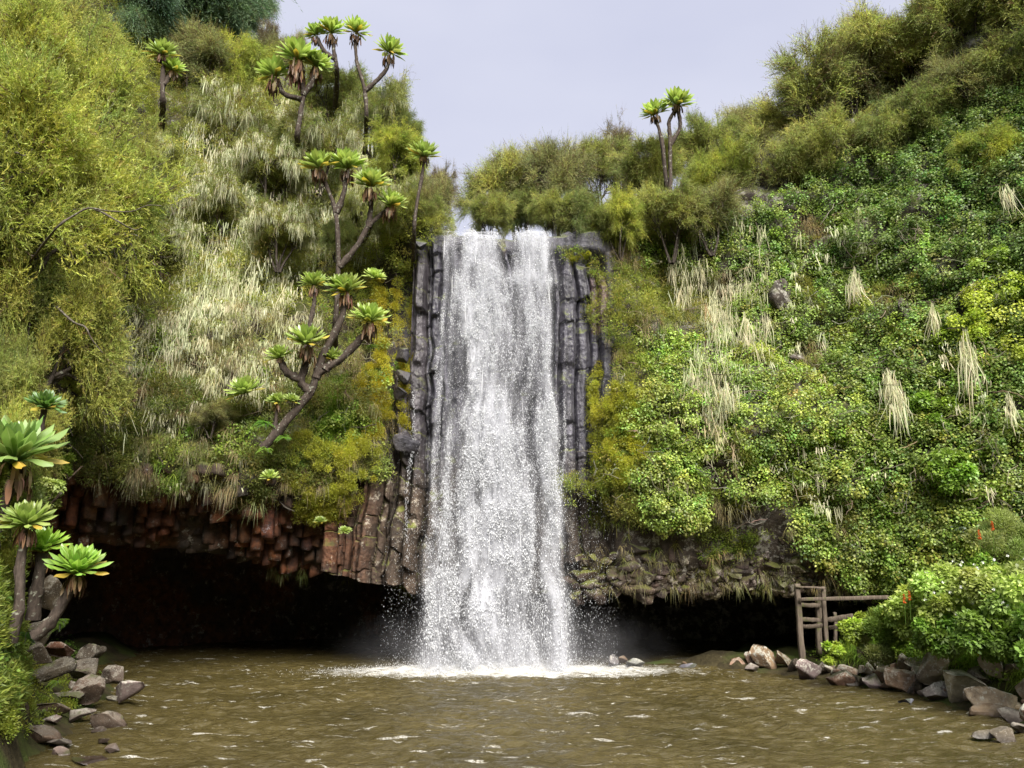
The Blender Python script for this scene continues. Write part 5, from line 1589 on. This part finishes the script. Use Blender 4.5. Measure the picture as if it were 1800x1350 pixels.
fern('fern at the left edge above the mossy stones', 14, 1160, 28, 11.2, (0.26, 0.38, 0.06))
fern('big-leaved fern under the small trailing groundsel on the cliff', 465, 745, 26, 18.0, (0.16, 0.32, 0.05))
fern('fern on the moss left of the cave ceiling', 500, 770, 20, 17.9, (0.18, 0.33, 0.05))
fern('light fern at the foot of the leaning groundsel trunk', 468, 790, 18, 17.6, (0.24, 0.38, 0.06))
fern('fern by the upper end of the moss left of the wet columns', 655, 610, 18, 18.9, (0.2, 0.3, 0.05))
# ---------------------------------------------------------------- shore rocks, one object each
rr_ = np.random.default_rng(99)
ROCKS = []
def rock_data(i, flat=False):
    V, F = rock_mesh(rr_, cuts=rr_.integers(8, 13), stretch=(1, 1, 1))
    b = MB(); b.add(V, F, (1, 1, 1))
    return b
def rock(label, px, py, wpx, hpx, col=(0.13, 0.10, 0.075), group=None, z=None, name='boulder', Y=None, depth=.8, mat='boulder'):
    """centre of the rock's foot at photo point, width and height in photo pixels"""
    if Y is not None: P = at(px, py, Y)
    elif z is not None: P = at_z(px, py, z)
    else: P, _ = hit([px], [py], 'ground'); P = P[0]
    sc_ = np.linalg.norm(P - CAM) / FPX
    wx_, hz = wpx * sc_ / 2 * 1.06, hpx * sc_ / 2 * 1.06
    V, F = rock_mesh(rr_, cuts=int(rr_.integers(9, 14)), subdiv=4 if wpx > 18 else 2)
    # random turn of the block before scaling to its outline
    a = rr_.uniform(0, 6.28); c_, s_ = math.cos(a), math.sin(a)
    V = V @ np.array([[c_, -s_, 0], [s_, c_, 0], [0, 0, 1]])
    V = V / np.abs(V).max(0)
    V = V * np.array([wx_, max(wx_, hz) * depth, hz * 1.15])
    b = MB(); b.add(V, F, jitter(col, 1, .12, rr_)[0])
    o = b.build(name, M[mat])
    o.location = P + np.array([0, 0, hz * .85])
    o.rotation_euler = (rr_.uniform(-.2, .2), rr_.uniform(-.22, .22), 0)
    tag(o, label, 'rock', group)
    return o
GR = 'rocks along the right shore'; GL = 'rocks along the left shore'
BRN = (0.20, 0.135, 0.09); GRY = (0.16, 0.135, 0.125); PAL = (0.30, 0.25, 0.19); DRK = (0.07, 0.055, 0.042)
for a in [
 ('small brown rock at the far left end of the right shore row', 1266, 1172, 26, 14, BRN), ('flat brown rock second from the far end of the shore row', 1296, 1175, 36, 16, BRN),
 ('rounded brown boulder, tallest before the wooden posts', 1342, 1174, 40, 34, BRN), ('upright brown stone leaning behind the rounded boulder', 1320, 1166, 22, 22, BRN),
 ('grey-violet wet stone under the rounded boulder', 1324, 1182, 26, 18, GRY), ('brown triangular rock left of the wooden posts', 1378, 1172, 32, 24, BRN),
 ('small dark rock at the foot of the nearest post', 1402, 1180, 26, 24, DRK), ('dark ridged rock with violet base just right of the nearest post', 1424, 1196, 42, 32, (0.10, .075, .07)),
 ('shadowed rock behind the ridged one', 1452, 1182, 34, 20, DRK), ('long flat brown slab at the waterline', 1474, 1206, 44, 24, BRN),
 ('dark blunt end stone beside the long flat slab', 1496, 1207, 24, 20, DRK), ('brown rock with a pale cap leaning on the slab', 1488, 1184, 36, 18, BRN),
 ('pale-topped wide block above the waterline', 1535, 1192, 50, 28, PAL), ('small block wedged under the pale-topped one', 1508, 1206, 20, 22, PAL),
 ('wet grey-edged rock pointing left at the water', 1538, 1214, 34, 26, GRY), ('mossy dark stone behind the pale-topped block', 1520, 1166, 34, 24, DRK),
 ('upright white-spotted stone in the second row', 1590, 1178, 22, 30, PAL), ('dark stone with white crust beside the upright one', 1566, 1170, 34, 26, DRK),
 ('round brown boulder at the waterline in the middle of the shore', 1585, 1218, 38, 32, BRN), ('twig-covered rubble block left of the round boulder', 1560, 1200, 36, 30, BRN),
 ('white-spotted low stone right of the upright one', 1616, 1176, 34, 18, PAL), ('pale pyramid-shaped boulder on the right shore', 1644, 1198, 50, 44, PAL),
 ('brown flat-faced stone under the pyramid boulder', 1622, 1196, 28, 22, BRN), ('grey wedge stone dipping into the water', 1644, 1228, 46, 24, GRY),
 ('small dark stone behind the grey wedge', 1610, 1216, 26, 20, DRK), ('large lichen-white boulder with a violet wet foot', 1690, 1232, 58, 62, PAL),
 ('dark stone with a white patch above the lichen-white boulder', 1672, 1168, 38, 22, DRK), ('dark crevice stone between the white boulder and the slab', 1722, 1210, 34, 30, DRK),
 ('tall leaning pale stone near the right edge', 1752, 1198, 46, 44, PAL), ('brown stone behind the tall leaning one', 1785, 1190, 30, 26, DRK),
 ('long white-crusted slab at the lower right', 1762, 1250, 80, 32, PAL), ('second white-crusted slab cut by the right edge', 1812, 1232, 60, 36, PAL),
 ('flat reddish stone under the long slab', 1748, 1262, 60, 16, BRN), ('angular violet-grey stone at the right water edge', 1778, 1268, 38, 24, GRY),
 ('dark slick rock low in the water at the right', 1738, 1302, 42, 14, DRK), ('ribbed slanting rock low in the water at the right edge', 1770, 1306, 40, 20, DRK),
 ('small dark rock by the right edge in the water', 1798, 1292, 30, 18, GRY), ('rock at the very right edge above the waterline', 1830, 1290, 60, 40, BRN),
 ('pale wet rock by the foam right of the fall', 1082, 1174, 22, 20, (0.11, 0.10, 0.10)), ('broad pale wet rock right of the foam', 1113, 1176, 36, 16, (0.12, 0.11, 0.115)),
 ('small brown rock behind the pale wet ones', 1098, 1166, 20, 14, BRN), ('flat pale rock alone between the foam and the shore row', 1200, 1175, 44, 5, (0.22, 0.22, 0.25)),
 ('pebble-like brown rock on the lone flat pale one', 1206, 1172, 14, 8, BRN), ('squared violet-grey stone touching the water in the middle shore', 1598, 1238, 26, 9, (0.25, .26, .33)),
]:
    rock(a[0], a[1], a[2], a[3], a[4], a[5], GR, z=0.0 if (a[2] > np.interp(a[1], [q[0] for q in right_shore], [q[1] for q in right_shore]) - 7) else None)
for a in [
 ('tall round boulder in front of the cave mouth on the left', 153, 1168, 42, 38, DRK, 16.5), ('lichen-spotted boulder under the tall round one', 150, 1195, 60, 36, DRK, 15.6),
 ('pale-flecked boulder second from the water tip', 192, 1205, 44, 36, (0.12, .095, .08), 15.6), ('violet-grey pointed boulder at the tip of the left shore', 218, 1228, 56, 38, (0.24, .21, .22), 15.3),
 ('dark speckled rock leaning on the tip boulder', 165, 1230, 56, 48, (0.10, .08, .065), 14.8), ('long shadowed rock below the speckled one', 125, 1238, 60, 28, DRK, 14.6),
 ('flat grey stone sloping into the shallows', 134, 1266, 44, 22, GRY, 13.6), ('rock half dark half pale standing in the water', 190, 1280, 54, 34, (0.14, .11, .09), 13.3),
 ('mossy boulder under the yellow moss shelf', 95, 1190, 60, 34, DRK, 14.5), ('crusted boulder on the left bank above the moss', 60, 1175, 50, 40, DRK, 13.0),
 ('brown slab left of the flat grey stone', 80, 1260, 60, 30, (0.12, .085, .06), 13.4), ('small pale stone beside the brown slab', 88, 1272, 24, 16, (0.28, .24, .22), 13.0),
 ('low dark rock with a pale spot in the shallows', 78, 1300, 60, 26, DRK, 12.2), ('long wet rock behind the lone grey one', 105, 1308, 44, 12, GRY, 12.0),
 ('lone round grey rock in the lower left water', 100, 1336, 40, 24, (0.22, .19, .18), 11.5), ('small blue-grey rock in the water', 197, 1322, 20, 14, GRY, 11.8),
 ('flat brown rock at the bottom edge of the photo', 165, 1344, 60, 12, DRK, 11.2), ('crumbly brown rock at the left edge by the water', 25, 1270, 50, 40, DRK, 12.6),
 ('tiny flat wet rock between the shallows stones', 182, 1306, 20, 8, GRY, 12.2), ('dark overhanging block behind the fern', 62, 1135, 60, 50, DRK, 13.2),
 ('rusty broken block at the cave side of the left bank', 100, 1150, 44, 30, (0.10, .05, .03), 15.2), ('upper dark block under the leaning bright groundsel', 70, 1075, 46, 60, DRK, 13.3),
 ('dark block at the left edge below the fern', 20, 1210, 60, 50, DRK, 12.9),
]:
    rock(a[0], a[1], a[2], a[3], a[4] * .82, np.array(a[5]) * np.array([.80, .72, .66]), GL, Y=a[6])
# small rubble between the boulders
for i in range(46):
    if i < 32:
        t = rr_.uniform(0, 1); px = 1420 + 400 * t; py = 1192 + 62 * t - rr_.uniform(0, 20)
        lab, g = 'small brown stone wedged between the boulders of the right shore', 'rubble on the right shore'
        o = rock(lab, px, py, rr_.uniform(10, 22), rr_.uniform(8, 16), [BRN, DRK, PAL][i % 3], g, name='stone')
    else:
        px = rr_.uniform(20, 200); py = rr_.uniform(1215, 1300)
        lab, g = 'small dark stone wedged between the boulders of the left shore', 'rubble on the left shore'
        o = rock(lab, px, py, rr_.uniform(12, 24), rr_.uniform(8, 16), DRK, g, name='stone', Y=15.2 - (py - 1215) * .03)
# bare rocks showing in the ivy
for a in [('bare grey rock face with white flecks in the upper ivy', 1375, 562, 40, 50), ('dark bare rock in the ivy left of the yellow shrubs', 1588, 585, 44, 56),
          ('small whitish rock patch in the middle of the ivy', 1402, 650, 22, 26)]:
    P, N = hit([a[1]], [a[2]]); P = P[0]
    rock(a[0], a[1], a[2], a[3] * 1.3, a[4] * 1.3, (1.5, 1.4, 1.45), 'bare rocks in the ivy', Y=P[1] - .02, depth=.9, mat='rock')
# broken blocks on the left edge of the columns
for a in [('square grey block jutting from the left columns', 708, 640, 26, 28), ('grey block below the square jutting one', 712, 672, 30, 26), ('wet dark block stacked on the left columns', 706, 700, 30, 24),
          ('wide shiny block over the brown columns', 655, 800, 60, 26), ('tilted shiny block over the brown columns near the thin trickle', 712, 790, 50, 30), ('grey block in the moss left of the brown columns', 590, 845, 26, 26),
          ('round dark block at the left corner of the lip', 742, 440, 34, 22)]:
    rock(a[0], a[1], a[2], a[3], a[4], (.9, .9, .9), 'broken blocks beside the left columns', Y=19.9, depth=.6, mat='rock')
rock('dark boulder on the right corner of the waterfall lip', 1000, 430, 34, 24, (1, 1, 1), None, Y=20.8, mat='rock')
rock('brown mossy rock splitting the water at the middle of the lip', 884, 470, 26, 50, (1, .8, .6), None, Y=20.75, mat='rock')
rock('dark rock parting the water near the left end of the lip', 800, 450, 34, 44, (.9, .8, .8), None, Y=20.75, mat='rock')

# ---------------------------------------------------------------- wooden frame at the cave's right end
def plank(b, p0, p1, w, d, r):
    """a weathered squared timber between two points"""
    p0, p1 = np.asarray(p0, float), np.asarray(p1, float)
    D = unit(p1 - p0); ref = np.array([0, 1.0, 0]) if abs(D[1]) < .9 else UP
    a = unit(np.cross(D, ref)); c = np.cross(D, a)
    k = 12; t = np.linspace(0, 1, k)
    path = p0 + (p1 - p0) * t[:, None] + a * (0.012 * r.normal(size=(k, 1))).cumsum(0) * .35
    cor = np.array([[-1, -.8], [-.8, -1], [.8, -1], [1, -.8], [1, .8], [.8, 1], [-.8, 1], [-1, .8]]) * .5
    ww = w * (1 + .07 * r.normal(size=k)); dd = d * (1 + .05 * r.normal(size=k))
    V = path[:, None] + cor[None, :, :1] * ww[:, None, None] * a + cor[None, :, 1:] * dd[:, None, None] * c
    idx = np.arange(k * 8).reshape(k, 8)
    F = np.stack([idx[:-1], np.roll(idx[:-1], -1, 1), np.roll(idx[1:], -1, 1), idx[1:]], -1).reshape(-1, 4)
    n0 = b.n; b.add(V, F)
    b.F[4].append(np.array([[0, 1, 6, 7], [1, 2, 5, 6], [2, 3, 4, 5]])[:, ::-1] + n0)
    b.F[4].append(np.array([[0, 1, 6, 7], [1, 2, 5, 6], [2, 3, 4, 5]]) + (k - 1) * 8 + n0)
FY = 18.6
fr = empty('wooden_frame', at(1411, 1165, FY)); tag(fr, 'weathered timber frame of posts and rails at the right end of the cave', 'wooden frame')
rf = np.random.default_rng(3)
def member(nm, a, b_, w, Y0=FY, Y1=None, d=None, lab=None):
    b = MB(); plank(b, at(a[0], a[1], Y0), at(b_[0], b_[1], Y1 or Y0), w / FPX * Y0, (d or w) / FPX * Y0, rf)
    o = b.build(nm, M['timber'], fr)
    if lab: o['label'] = lab
member('post', (1400.5, 1026), (1412, 1170), 8.6)
member('post', (1447, 1031), (1456, 1150), 6.6)
member('post', (1439, 1034), (1439, 1150), 8.5, FY + 1.1, FY + 1.1)
member('post', (1467, 1076), (1468, 1140), 5, FY + .9, FY + .9, lab='short stub post behind the rails')
member('rail', (1398, 1030.5), (1450, 1033), 3.0, FY - .09, FY - .09, 3, lab='thin top rail')
member('rail', (1404, 1054.5), (1562, 1051.5), 6.0, FY - .12, FY - .6, 4, lab='long rail running into the bushes')
member('rail', (1404, 1063), (1440, 1063), 7, FY + .2, FY + 1.0)
member('rail', (1408, 1089), (1450, 1092), 6.5, FY + .1, FY + .1)
member('rail', (1410, 1101), (1452, 1100), 6.5, FY + .55, FY + .55, lab='mossy log rail')
member('rail', (1452, 1089), (1500, 1084), 8, FY + .3, FY + .1)
member('rail', (1456, 1104), (1500, 1100), 6, FY + .5, FY + .3)
